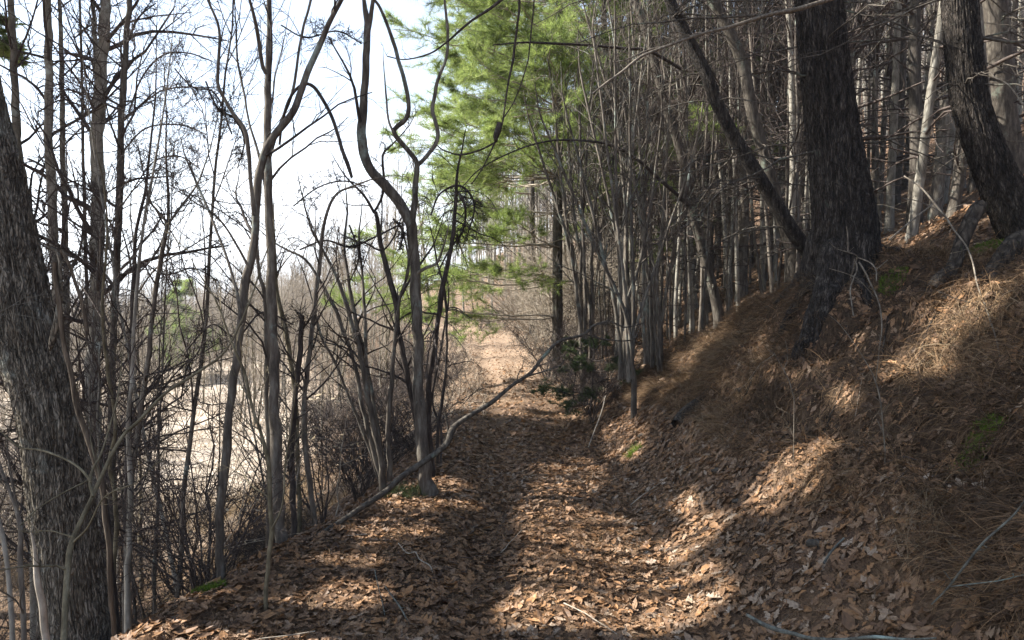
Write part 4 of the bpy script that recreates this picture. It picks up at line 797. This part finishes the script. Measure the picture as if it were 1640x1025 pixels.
# clump of saplings at the bank foot, sunlit at its base
def fan(label, bx, by, Y, tops, wd, mat, name='sapling_clump'):
    L = []
    for i, (tx, ty) in enumerate(tops):
        m = rng.uniform(-10, 10); ox = rng.uniform(-14, 14)
        L.append([(bx + ox, by + rng.uniform(-6, 6), wd * 1.5), (bx + ox + (tx - bx) * .10 + m * .3, by + (ty - by) * .25, wd * 1.2), (bx + (tx - bx) * .4 + m, by + (ty - by) * .55, wd), (tx, ty, wd * .6)])
    return clump(name, label, L, Y, mat, 'bush', dict(n=(12, 4, 2), t0=.35, lf=.22, up=.3, ang=.6, lmax=1.3), k=7, twmat='grey')
fan('fan of pale saplings at the bank foot beside the dark evergreen bush', 1002, 606, 8.9, [(868, 190), (905, 170), (930, 120), (950, 60), (978, 100), (985, 20), (1008, 60), (1030, 90), (1060, 190), (1100, 280)], 5, 'grey')
fan('second fan of grey saplings just up slope of the pale fan', 1045, 585, 10.0, [(940, 30), (975, 10), (1010, 5), (1040, 40), (1075, 120), (1120, 200)], 5, 'grey')
fan('grey sapling fan beyond the pale one near the dark pine trunk', 935, 600, 12.5, [(850, 200), (880, 110), (905, 150), (925, 70), (950, 110), (975, 160)], 5, 'grey')

# ------------------------------------------------------------------ the green pine beside the far path
def green_pine(label, px, py, Y, w_, h, L, n, side, zlo, rng, group=None, tuft=.17, blades=16, width=.010, dens=(9, 4), shape=.75, zhi=None, pw=.9):
    b = W(px, py, Y); b[2] = land(b[0], b[1]); t = np.linspace(0, 1, 24)[:, None]
    P = b + np.array([0, 0, -.2]) * (1 - t) + np.array([0, 0, h]) * t + np.cumsum(rng.normal(0, .012, (24, 3)), axis=0); R = w_ / 2 * (1 - .85 * t[:, 0])
    o = thing('white_pine_tree', label, 'tree', P[0], group); q = TB(); q.add(*resample(P, R, 40), 14); q.build('trunk', M['bough'], o, P[0])
    tbc, V, T, v = pine_crown(P, R, b[2] + zlo, b[2] + h - .2, n, L, rng, tuft, blades, width, np.array(side), shape=shape, sub=dens[0], sub2=dens[1])
    cr_ = tbc.build('crown', M['paletwig'], o, P[0]); link('needles', mesh_np('needles', V - P[0], None, T, M['needles'], {'var': v}, False), cr_); return o
green_pine('tall bright green pine hanging over the far path from the right', 893, 600, 15.5, .26, 18, 3.9, 130, (-.7, -.15), 1.2, rng, blades=20, tuft=.17, width=.0075, dens=(11, 5), shape=.45)
green_pine('darker green pine crowded behind the bright pine at the top', 965, 560, 19, .25, 18, 4.4, 130, (-.15, 0), 4.0, rng, dens=(9, 4), blades=14, width=.010, tuft=.2, shape=.5)
green_pine('pale green pine rising behind the bright pine farther along the path', 852, 575, 25, .26, 18, 4.0, 90, (-.3, 0), 5.0, rng, dens=(9, 4), blades=14, width=.013, tuft=.22, shape=.45)
green_pine('small yellowish pine alone beyond the left field', 300, 590, 46, .3, 6.6, 2.8, 44, (0, 0), 1.2, rng, tuft=.35, blades=12, width=.03, dens=(6, 3))
# low dark evergreen bushes at the bank foot
def evergreen_bush(label, px, py, Y, h, rng, n=16, mat='hemlock'):
    b = W(px, py, Y); b[2] = land(b[0], b[1]); t = np.linspace(0, 1, 10)[:, None]; P = b + np.array([0, 0, h]) * t + np.cumsum(rng.normal(0, .02, (10, 3)), axis=0); R = .018 * (1 - .7 * t[:, 0])
    o = thing('evergreen_bush', label, 'bush', P[0]); q = TB(); q.add(P, R, 7); q.build('stem', M['dark'], o, P[0])
    tbc, V, T, v = pine_crown(P, R, b[2] + .1, b[2] + h, n, h * .6, rng, .055, 12, .007, shape=.5, sub=8, sub2=3)
    cr_ = tbc.build('crown', M['dark'], o, P[0]); link('needles', mesh_np('needles', V - P[0], None, T, M[mat], {'var': v}, False), cr_)
evergreen_bush('dark evergreen bush at the bank foot left of the pale sapling fan', 945, 660, 10.2, 1.4, rng, 13)
evergreen_bush('smaller dark evergreen bush further along the bank foot', 915, 650, 11.8, 1.1, rng, 10)

# mossy patches and fern tufts
def moss_patch(label, px, py, r, n, mat='moss', hgt=.03, rng=rng):
    h_ = hit(px, py); a = rng.uniform(0, 6.28, n); q = r * np.sqrt(rng.random(n)); x = h_[0] + q * np.cos(a); y = h_[1] + q * np.sin(a) * .8
    V, T, v = pine_needles(np.stack([x, y, land(x, y) + .012], 1), norm(np.array([0, 0, 1.]) + 0 * x[:, None]), hgt, 7, .004, rng)
    o = link('moss_patch', mesh_np('moss_patch', V - h_, None, T, M[mat], {'var': v}, False), None, h_); tag(o, label, 'moss')
moss_patch('bright moss cushion under the curved foot of the right edge pine', 1580, 400, .16, 500)
moss_patch('bright green moss in a hollow below the pine roots', 1430, 455, .12, 350)
moss_patch('small bright moss lump on the lower right bank', 1585, 700, .09, 300)
moss_patch('mossy spot catching sun on the right bank', 1560, 720, .12, 250)
moss_patch('fresh green tuft in the leaves by the sunny bank foot', 1015, 728, .07, 60, hgt=.09)
moss_patch('low ferny greens at the foot of the twin fork tree', 655, 792, .24, 160, 'hemlock', .09)
moss_patch('mossy stone green patch on the shoulder left of the olive sapling', 335, 945, .10, 260)

# pale beech leaves held on the lower brush
def beech(label, px, py, Y, rng, n=26):
    b = W(px, py, Y); b[2] = land(b[0], b[1]); t = np.linspace(0, 1, 9)[:, None]; P = b + np.array([rng.normal(0, .2), 0, rng.uniform(1.2, 1.7)]) * t + np.cumsum(rng.normal(0, .02, (9, 3)), axis=0); R = .008 * (1 - .7 * t[:, 0])
    o = thing('beech_sapling', label, 'sapling', P[0]); q = TB(); q.add(P, R, 6); q.build('stem', M['paletwig'], o, P[0]); q = TB()
    a, ra = kids(P[None], R[None], 12, .25, 1, 1.1, .4, 6, rng, .12, .05, .5); q.add(a, ra, 4); q.build('crown', M['paletwig'], o, P[0])
    pt = a[:, 2:].reshape(-1, 3); pt = pt[rng.random(len(pt)) < .75]; n = len(pt); u = norm(rng.normal(size=(n, 3)) * np.array([1, 1, .5])); v = norm(np.cross(u, rng.normal(size=(n, 3)) + np.array([0, 0, 2]))); S = .055 * rng.uniform(.6, 1.2, (n, 1, 1))
    V = pt[:, None] + S * (LEAF4[None, :, 0, None] * u[:, None] + LEAF4[None, :, 1, None] * v[:, None]); V[..., 2] -= .01 * rng.random((n, 1))
    T = (LT4[None] + (np.arange(n) * 5)[:, None, None]).reshape(-1, 3)
    lf = link('leaves', mesh_np('leaves', V.reshape(-1, 3) - P[0], None, T, M['beech'], {'var': np.repeat(rng.random(n), 5)}, False), o)
beech('small beech with pale papery leaves right of the sinuous tree', 470, 860, 6.2, rng)
beech('small beech with pale papery leaves under the fan of dark stems', 540, 830, 6.8, rng)
beech('small beech holding pale leaves left of the sinuous tree base', 335, 900, 5.6, rng)
beech('small beech with curled pale leaves behind the straight dark tree', 425, 850, 7.2, rng)

# ------------------------------------------------------------------ repeated trees: prototypes, then copies
def copy_thing(root, loc, rotz, sc, label, group, tilt=(0, 0)):
    r = root.copy(); C.collection.objects.link(r); r.location = tuple(loc); r.rotation_euler = (tilt[0], tilt[1], rotz); r.scale = (sc, sc, sc); r['label'] = label; r['group'] = group
    for ch in root.children:
        c = ch.copy(); C.collection.objects.link(c); c.parent = r
        for g in ch.children:
            d = g.copy(); C.collection.objects.link(d); d.parent = c
    return r
def proto_hard(h, r, rng, name='bare_tree', mat='poplar', n1=26, up=.35, t0=.22, ang=.75, lf=.24, twm='twig', wob=.02, n2=5, n3=4, bend=0., dead=0):
    t = np.linspace(0, 1, 18)[:, None]; P = np.concatenate([0 * t, 0 * t, h * t - .3], 1) + np.cumsum(rng.normal(0, wob, (18, 3)), axis=0) * np.array([1, 1, 0]) * h / 10 + np.array([bend, 0, 0]) * t ** 2
    R = r * (1 - .86 * t[:, 0]); R[0] *= 1.3
    o = thing(name, 'x', 'tree'); q = TB(); q.add(*resample(P, R, 36), 8); q.build('trunk', M[mat], o)
    tb = TB(); a, ra = kids(P[None], R[None], n1, t0, 1, ang, lf, 8, rng, .10, up, .5, 1, .25, .006); tb.add(a, ra, 5)
    if dead: e, re = kids(P[None], R[None], dead, .06, .65, 1.45, .12, 6, rng, .12, -.02, .4, .6, .3, .005, .1); tb.add(e, re, 4); f, rf = kids(e, re, 4, .2, 1, .9, .4, 4, rng, .2, 0, .6, .8, .5, .003); tb.add(f, rf, 3)
    b, rb = kids(a, ra, n2, .15, 1, .7, .4, 6, rng, .14, up * .5, .6, 1, .35, .0045); tb.add(b, rb, 4)
    c, rc = kids(b, rb, n3, .15, 1, .7, .45, 4, rng, .18, up * .4, .6, 1, .5, .0035); tb.add(c, rc, 3); tb.build('crown', M[twm], o); return o
def proto_pine(h, r, rng, z0=.55, name='woodland_pine', n=18):
    t = np.linspace(0, 1, 18)[:, None]; P = np.concatenate([0 * t, 0 * t, h * t - .3], 1) + np.cumsum(rng.normal(0, .012, (18, 3)), axis=0) * np.array([1, 1, 0]); R = r * (1 - .85 * t[:, 0]); R[0] *= 1.25
    o = thing(name, 'x', 'tree'); q = TB(); q.add(*resample(P, R, 34), 9); q.build('trunk', M['pinegrey'], o)
    tb = TB(); wh = whorls(P, R, .9, h * z0, .5, 1.5, rng, tb, .004, 4, .15); a = np.array([x for x, _ in wh]); ra = np.array([x for _, x in wh])
    b, rb = kids(a, ra, 5, .2, 1, .8, .35, 5, rng, .2, 0, .5, .8, .4, .003); tb.add(b, rb, 3); c, rc = kids(b, rb, 2, .2, 1, .8, .5, 4, rng, .25, 0, .6, 1, .5, .0025); tb.add(c, rc, 3); tb.build('dead_branches', M['bough'], o)
    tbc, V, T, v = pine_crown(P, R, h * z0, h, n, 2.3, rng, .2, 8, .018, sub=6, sub2=2)
    cr_ = tbc.build('crown', M['pinegrey'], o); link('needles', mesh_np('needles', V, None, T, M['needles'], {'var': v}, False), cr_); return o
def proto_shrub(h, rng, n=9, name='bare_shrub', mat='twig', spread=.45, n1=8, rm=.004):
    o = thing(name, 'x', 'bush'); q = TB(); tb = TB(); S = []
    for k in range(n):
        a = rng.uniform(0, 6.28); d = norm(np.array([math.cos(a) * spread, math.sin(a) * spread, 1])); t = np.linspace(0, 1, 10)[:, None]; l = h * rng.uniform(.6, 1.1)
        P = d * t * l + np.cumsum(rng.normal(0, .03, (10, 3)), axis=0) * l * .5 + np.array([d[0], d[1], -.3]) * (t ** 2) * l * .35; P[0, 2] -= .1; S.append(P)
    S = np.array(S); R = (.010 * h / 2) * np.linspace(1, .3, 10)[None] * rng.uniform(.6, 1.3, (n, 1)); q.add(S, R, 6); q.build('stems', M[mat], o)
    a, ra = kids(S, R, n1, .2, 1, .8, .4, 6, rng, .22, .05, .6, 1, .4, rm); tb.add(a, ra, 4); b, rb = kids(a, ra, 5, .1, 1, .9, .5, 5, rng, .25, 0, .6, 1, .5, rm * .8); tb.add(b, rb, 3)
    tb.build('crown', M[mat], o); return o
rp = np.random.default_rng(77)
KW = dict(n2=4, n3=3, wob=.012, t0=.35)
PH = [proto_hard(12, .085, rp, n1=18, dead=10, **KW), proto_hard(13, .11, rp, mat='grey', n1=20, dead=12, **KW), proto_hard(10.5, .055, rp, mat='grey', n1=15, dead=8, bend=.5, **KW), proto_hard(11, .07, rp, mat='poplar', n1=16, dead=10, bend=-.4, **KW), proto_hard(14, .13, rp, mat='pinegrey', n1=20, dead=16, **KW)]
PP = [proto_pine(14, .13, rp), proto_pine(12, .10, rp)]
PT = [proto_hard(6.5, .035, rp, name='thicket_tree', mat='poplar', twm='paletwig', n1=22, up=.6, ang=.5, lf=.3, t0=.12), proto_hard(7.5, .045, rp, name='thicket_tree', twm='paletwig', mat='sapling', n1=24, up=.6, ang=.5, lf=.3, t0=.1), proto_hard(5.5, .03, rp, name='thicket_tree', twm='paletwig', mat='poplar', n1=20, up=.5, ang=.6, lf=.3, t0=.1)]
PS = [proto_shrub(2.0, rp), proto_shrub(1.5, rp, 12), proto_shrub(2.6, rp, 8), proto_shrub(1.2, rp, 14, mat='dark', spread=.8)]
ALL = PH + PP + PT + PS
used = set()
def place(pr, x, y, sc, label, group, rz=None, tilt=0.05, dz=0.):
    rz = rp.uniform(0, 6.28) if rz is None else rz; loc = (x, y, float(land(x, y)) + dz); tl = (rp.normal(0, tilt), rp.normal(0, tilt))
    if pr.name not in used:
        used.add(pr.name); pr.location = loc; pr.rotation_euler = (tl[0], tl[1], rz); pr.scale = (sc,) * 3; pr['label'] = label; pr['group'] = group; return pr
    return copy_thing(pr, loc, rz, sc, label, group, tl)
def spread_pts(n, x0, x1, y0, y1, dmin, ok, rng, tries=6000):
    out_ = []
    for _ in range(tries):
        x = rng.uniform(x0, x1); y = rng.uniform(y0, y1)
        if not ok(x, y): continue
        if all((x - a) ** 2 + (y - b) ** 2 > dmin ** 2 for a, b in out_): out_.append((x, y))
        if len(out_) >= n: break
    return out_
# wooded hillside on the right
def ok_hill(x, y):
    u = (x - float(xr(y)) - float(wc(y)));
    return u > (.3 if y > 11 else .9) and x < .80 * y and not (y < 8 and x < 5.2)
for i, (x, y) in enumerate(spread_pts(135, 2, 22, 8.5, 27, .7, ok_hill, rp)):
    zone = 'behind the massive and curved pines' if x / y > .42 else 'between the path bend and the massive pine'
    if i % 8 == 0: place(PP[(i // 8) % 2], x, y, rp.uniform(.8, 1.15), 'woodland pine with dead limbs on the hillside ' + zone, 'woodland pines ' + zone)
    else: place(PH[i % 5], x, y, rp.uniform(.7, 1.1), 'slender bare hardwood on the hillside ' + zone, 'slender bare hardwoods ' + zone, tilt=.05)
for i, (x, y) in enumerate(spread_pts(95, 0, 40, 27, 55, 1.0, lambda x, y: x - float(xr(y)) > 1.0 and x < .80 * y, rp)):
    place(PH[(i * 3) % 5] if i % 12 else PP[(i // 12) % 2], x, y, rp.uniform(.85, 1.25), 'far bare tree high up the right hillside beyond the nearer trunks', 'far trees of the right hillside')
# low slope on the left: poles, thicket trees, shrubs
def ok_left(x, y): return float(xl(y)) - x > 1.2 and x > -.82 * y
for i, (x, y) in enumerate(spread_pts(44, -26, -1, 8, 32, 1.0, lambda x, y: ok_left(x, y) and float(xl(y)) - x > 2.2 and not (.28 < -x / y < .55 and y > 14), rp)):
    place(PT[i % 3], x, y, rp.uniform(.7, 1.05), 'thin bare tree growing up from the slope below the path', 'thin bare trees on the slope below the path', tilt=.09)
for i, (x, y) in enumerate(spread_pts(165, -50, -2, 36, 58, .9, lambda x, y: float(xl(y)) - x > 1.5 and x > -.85 * y, rp)):
    place(PT[i % 3], x, y, rp.uniform(.8, 1.25), 'pinkish grey bare young tree in the wood beyond the bottom field', 'young trees beyond the bottom field', tilt=.06)
for i, (x, y) in enumerate(spread_pts(170, -24, -1, 4.4, 30, .5, lambda x, y: float(xl(y)) - x > .5 and x > -.82 * y and not (y > 9 and .30 < -x / y < .54) and not (y < 5 and -x / y > .55), rp, 20000)):
    place(PS[i % 4], x, y, rp.uniform(.6, 1.05), 'tangled bare shrub on the brushy slope below the path', 'tangled shrubs on the slope below the path', tilt=.1)
for i, (x, y) in enumerate(spread_pts(44, -7, 6, 10.5, 40, .5, lambda x, y: (.9 < float(xl(y)) - x < 2.8 and y > 12) or (.1 < x - float(xr(y)) < 1.6), rp)):
    place(PS[i % 4], x, y, rp.uniform(.45, .8) if x < float(cx(y)) else rp.uniform(.6, 1.2), 'bare shrub fringing the verge of the far path', 'shrubs fringing the far path', tilt=.1)
PG = [proto_hard(8, .030, rp, name='sapling_pole', mat='grey', n1=18, up=.5, ang=.5, lf=.22, t0=.3, wob=.02, dead=7, n3=3), proto_hard(9, .038, rp, name='sapling_pole', mat='poplar', n1=18, up=.5, ang=.5, lf=.2, t0=.3, wob=.02, dead=9, bend=-.9, n3=3), proto_hard(7, .024, rp, name='sapling_pole', mat='pinegrey', n1=16, up=.5, ang=.5, lf=.24, t0=.3, wob=.025, dead=8, bend=-.6, n3=3)]
PB = [proto_shrub(3.4, rp, 12, 'tall_bare_shrub', 'paletwig', .45, 12, .005), proto_shrub(4.2, rp, 10, 'tall_bare_shrub', 'paletwig', .35, 14, .005)]
ALL += PG + PB
for i, (x, y) in enumerate(spread_pts(165, .5, 12, 9.2, 24, .34, lambda x, y: x - float(xr(y)) > .9 and .09 * y < x < .44 * y, rp, 20000)):
    place(PG[i % 3], x, y, rp.uniform(.75, 1.15), 'slim sapling pole in the dense stand right of the path', 'sapling poles of the dense stand right of the path', tilt=.07)
for i, (x, y) in enumerate(spread_pts(20, -2, 4, 17, 31, .7, lambda x, y: .5 < x - float(xr(y)) < 2.2, rp)):
    place(PB[i % 2], x, y, rp.uniform(.7, 1.05), 'tall pale bare shrub leaning over the right side of the sunlit path', 'pale shrubs over the sunlit path', tilt=.12)
for i, (x, y) in enumerate(spread_pts(70, -18, 0, 24, 48, .6, lambda x, y: float(xl(y)) - x > .9 and -.40 * y < x < -.02 * y, rp, 20000)):
    place(PT[i % 3], x, y, rp.uniform(.8, 1.3), 'pale sunlit young tree in the thicket left of the path crest', 'pale young trees left of the path crest', tilt=.05)
for i, (x, y) in enumerate(spread_pts(12, -8, -2, 4.6, 8, .35, lambda x, y: -.78 < x / y < -.42 and float(xl(y)) - x > .5, rp, 20000)):
    place(PG[i % 3], x, y, rp.uniform(.45, .85), 'slim bare pole in the brush around the foot of the poplars', 'slim poles in the brush around the poplars', tilt=.10)
for i, (x, y) in enumerate(spread_pts(9, 0, 3, 9.5, 14, .35, lambda x, y: .15 < x - float(xr(y)) < .8, rp, 20000)):
    place(PS[i % 4], x, y, rp.uniform(.5, .75), 'bare shrub among the evergreen bushes at the bank foot', 'bare shrubs at the bank foot', tilt=.1)
# trees closing the view where the path bends
for i, (x, y) in enumerate(spread_pts(34, -9, 9, 30, 46, .9, lambda x, y: (x - float(xr(y)) > .6 or y > 36) and x > -.16 * y and x < .2 * y, rp)):
    place(PT[i % 3] if i % 2 else PH[i % 5], x, y, rp.uniform(.7, 1.0), 'bare tree closing the view behind the crest of the path', 'bare trees behind the path crest', tilt=.07)
for p in ALL:
    if p.name not in used:
        for ch in p.children_recursive: bpy.data.objects.remove(ch)
        bpy.data.objects.remove(p)

# far woods that read as one mass
def far_woods(name, label, x, y, hmin, hmax, rng, mat, nb=26, rad=.05):
    n = len(x); h = rng.uniform(hmin, hmax, n); z = land(x, y); t = np.linspace(0, 1, 6)
    P = np.stack([x[:, None] + np.cumsum(rng.normal(0, .12, (n, 6)), 1), y[:, None] + 0 * t, z[:, None] - .3 + h[:, None] * t], -1); R = rad * rng.uniform(.6, 1.4, (n, 1)) * np.linspace(1, .2, 6)[None]
    tb = TB(); tb.add(P, R, 4); a, ra = kids(P, R, nb, .12, 1, .5, .3, 4, rng, .1, .5, .5, 1, .4, .014); tb.add(a, ra, 3); b, rb = kids(a, ra, 3, .3, 1, .6, .45, 3, rng, .1, .3, .7, 1, .6, .012); tb.add(b, rb, 3)
    o = tb.build(name, M[mat]); tag(o, label, 'woods', None, 'stuff')
x, y = rand_xy(1500, -95, 0, 56, 105, lambda x, y: (x > -.9 * y) & (xl(y) - x > 0)); far_woods('distant_woods', 'far pinkish grey woods beyond the left field', x, y, 4.5, 7, rp, 'paletwig')
x, y = rand_xy(700, -4, 75, 50, 95, lambda x, y: (x < .85 * y) & (x > xr(y))); far_woods('distant_woods', 'far woods high up the right hillside', x, y, 9, 14, rp, 'poplar', 12, .10)

# ------------------------------------------------------------------ unseen evergreens added left of the camera to shade the foreground
rs = np.random.default_rng(9)
GAPS = [(hit(a, b), rx, ry) for a, b, rx, ry in ((895, 825, .42, 1.0), (905, 770, .32, .7), (980, 900, .55, .45), (1010, 985, .75, .30), (890, 990, .30, .25), (1000, 700, .45, 1.0), (930, 760, .30, .8), (690, 800, .50, .6), (630, 850, .42, .4), (560, 960, .35, .25), (1290, 750, .40, .35), (1230, 800, .25, .25), (1480, 590, .30, .40), (1540, 480, .45, .35), (1350, 640, .2, .3), (950, 850, .5, .5), (920, 925, .42, .4), (1060, 940, .5, .35), (1120, 860, .35, .3), (1100, 800, .25, .3), (820, 640, 1.2, 1.2), (560, 900, .3, .2))]  # openings cut in the shade crowns so sun patches land at these spots
GAPS += [(W(60, 600, 3.7), .45, .45), (W(100, 850, 3.7), .45, .45)]
def in_gap(c):
    m = np.zeros(len(c), bool)
    for g, rx, ry in GAPS:
        q = c - SUNV * ((c[:, 2] - g[2]) / SUNV[2])[:, None]
        wob = .25 * noise(q[:, 0] * 3, q[:, 1] * 3, 0, 8)
        m |= ((q[:, 0] - g[0]) / rx) ** 2 + ((q[:, 1] - g[1]) / ry) ** 2 < 1.25 + 2 * wob
    return m

def shade_tree(label, x, y, r, zlo, top, n, L, side=(0, 0)):
    z = float(land(x, y)); t = np.linspace(0, 1, 20)[:, None]; P = np.array([x, y, z - .2]) * (1 - t) + np.array([x, y, top]) * t + np.cumsum(rs.normal(0, .012, (20, 3)), axis=0); R = r * (1 - .85 * t[:, 0])
    o = thing('unseen_shade_evergreen', label, 'tree', P[0]); q = TB(); q.add(*resample(P, R, 40), 12); q.build('trunk', M['pine'], o, P[0])
    tbc, V, T, v = pine_crown(P, R, zlo, top - .3, n, L, rs, .22, 14, .046, np.array(side), shape=.6, sub=8, sub2=4)
    for key in tbc.g:
        new = []
        for Pb, Rb in tbc.g[key]:
            k2 = in_gap(Pb.reshape(-1, 3)).reshape(len(Pb), -1).mean(1) < .25; new.append((Pb[k2], Rb[k2]))
        tbc.g[key] = new
    keep = ~in_gap(V.reshape(-1, 3, 3).mean(1)); V = V.reshape(-1, 3, 3)[keep].reshape(-1, 3); v = v.reshape(-1, 3)[keep].ravel(); T = np.arange(len(V)).reshape(-1, 3)
    cr_ = tbc.build('crown', M['pinegrey'], o, P[0]); link('needles', mesh_np('needles', V - P[0], None, T, M['needles'], {'var': v}, False), cr_)
shade_tree('tall unseen shade evergreen on the slope just outside the left edge beside the leaning oak', -7.4, 4.6, .16, 6.0, 14.5, 80, 2.5)
shade_tree('unseen shade evergreen beyond the left edge a few steps past the first one', -8.2, 8.2, .15, 6.6, 15, 80, 2.6)
shade_tree('high crowned unseen shade evergreen beyond the left edge level with the pale sapling fan', -12.6, 12.7, .17, 5.0, 18, 90, 2.8)
shade_tree('outermost unseen shade evergreen lower on the slope beyond the left edge', -12.0, 6.2, .17, 3.5, 18, 90, 2.9)
shade_tree('unseen shade evergreen on the slope behind the camera position to the left', -7.6, 1.3, .15, 5.5, 14, 60, 2.3)
shade_tree('middle unseen shade evergreen of the group beyond the left edge', -9.8, 5.6, .15, 7.0, 16, 90, 2.7)
shade_tree('slim unseen shade evergreen nearest the camera in the group beyond the left edge', -9.9, 3.2, .14, 7.0, 15, 80, 2.5)
shade_tree('unseen shade evergreen of the far side of the group beyond the left edge', -10.4, 9.0, .15, 7.0, 16, 80, 2.6)
shade_tree('low boughed unseen shade evergreen at the bottom of the slope beyond the left edge', -15, 9.5, .17, 1.5, 13, 90, 3.2)


# ------------------------------------------------------------------ the air
bpy.ops.mesh.primitive_cube_add(size=1)
hz = bpy.context.object; hz.name = 'haze'; hz.data.name = 'haze'; hz.scale = (5400, 3400, 190); hz.location = (0, 1600, 68); tag(hz, 'thin pale air over the valley', None, None, 'stuff')
m = bpy.data.materials.new('haze'); m.use_nodes = True; n = m.node_tree; n.nodes.clear(); o = n.nodes.new('ShaderNodeOutputMaterial'); pv = n.nodes.new('ShaderNodeVolumePrincipled')
pv.inputs['Color'].default_value = (.86, .92, 1, 1); pv.inputs['Density'].default_value = .001; pv.inputs['Anisotropy'].default_value = .3; n.links.new(pv.outputs[0], o.inputs['Volume']); hz.data.materials.append(m)
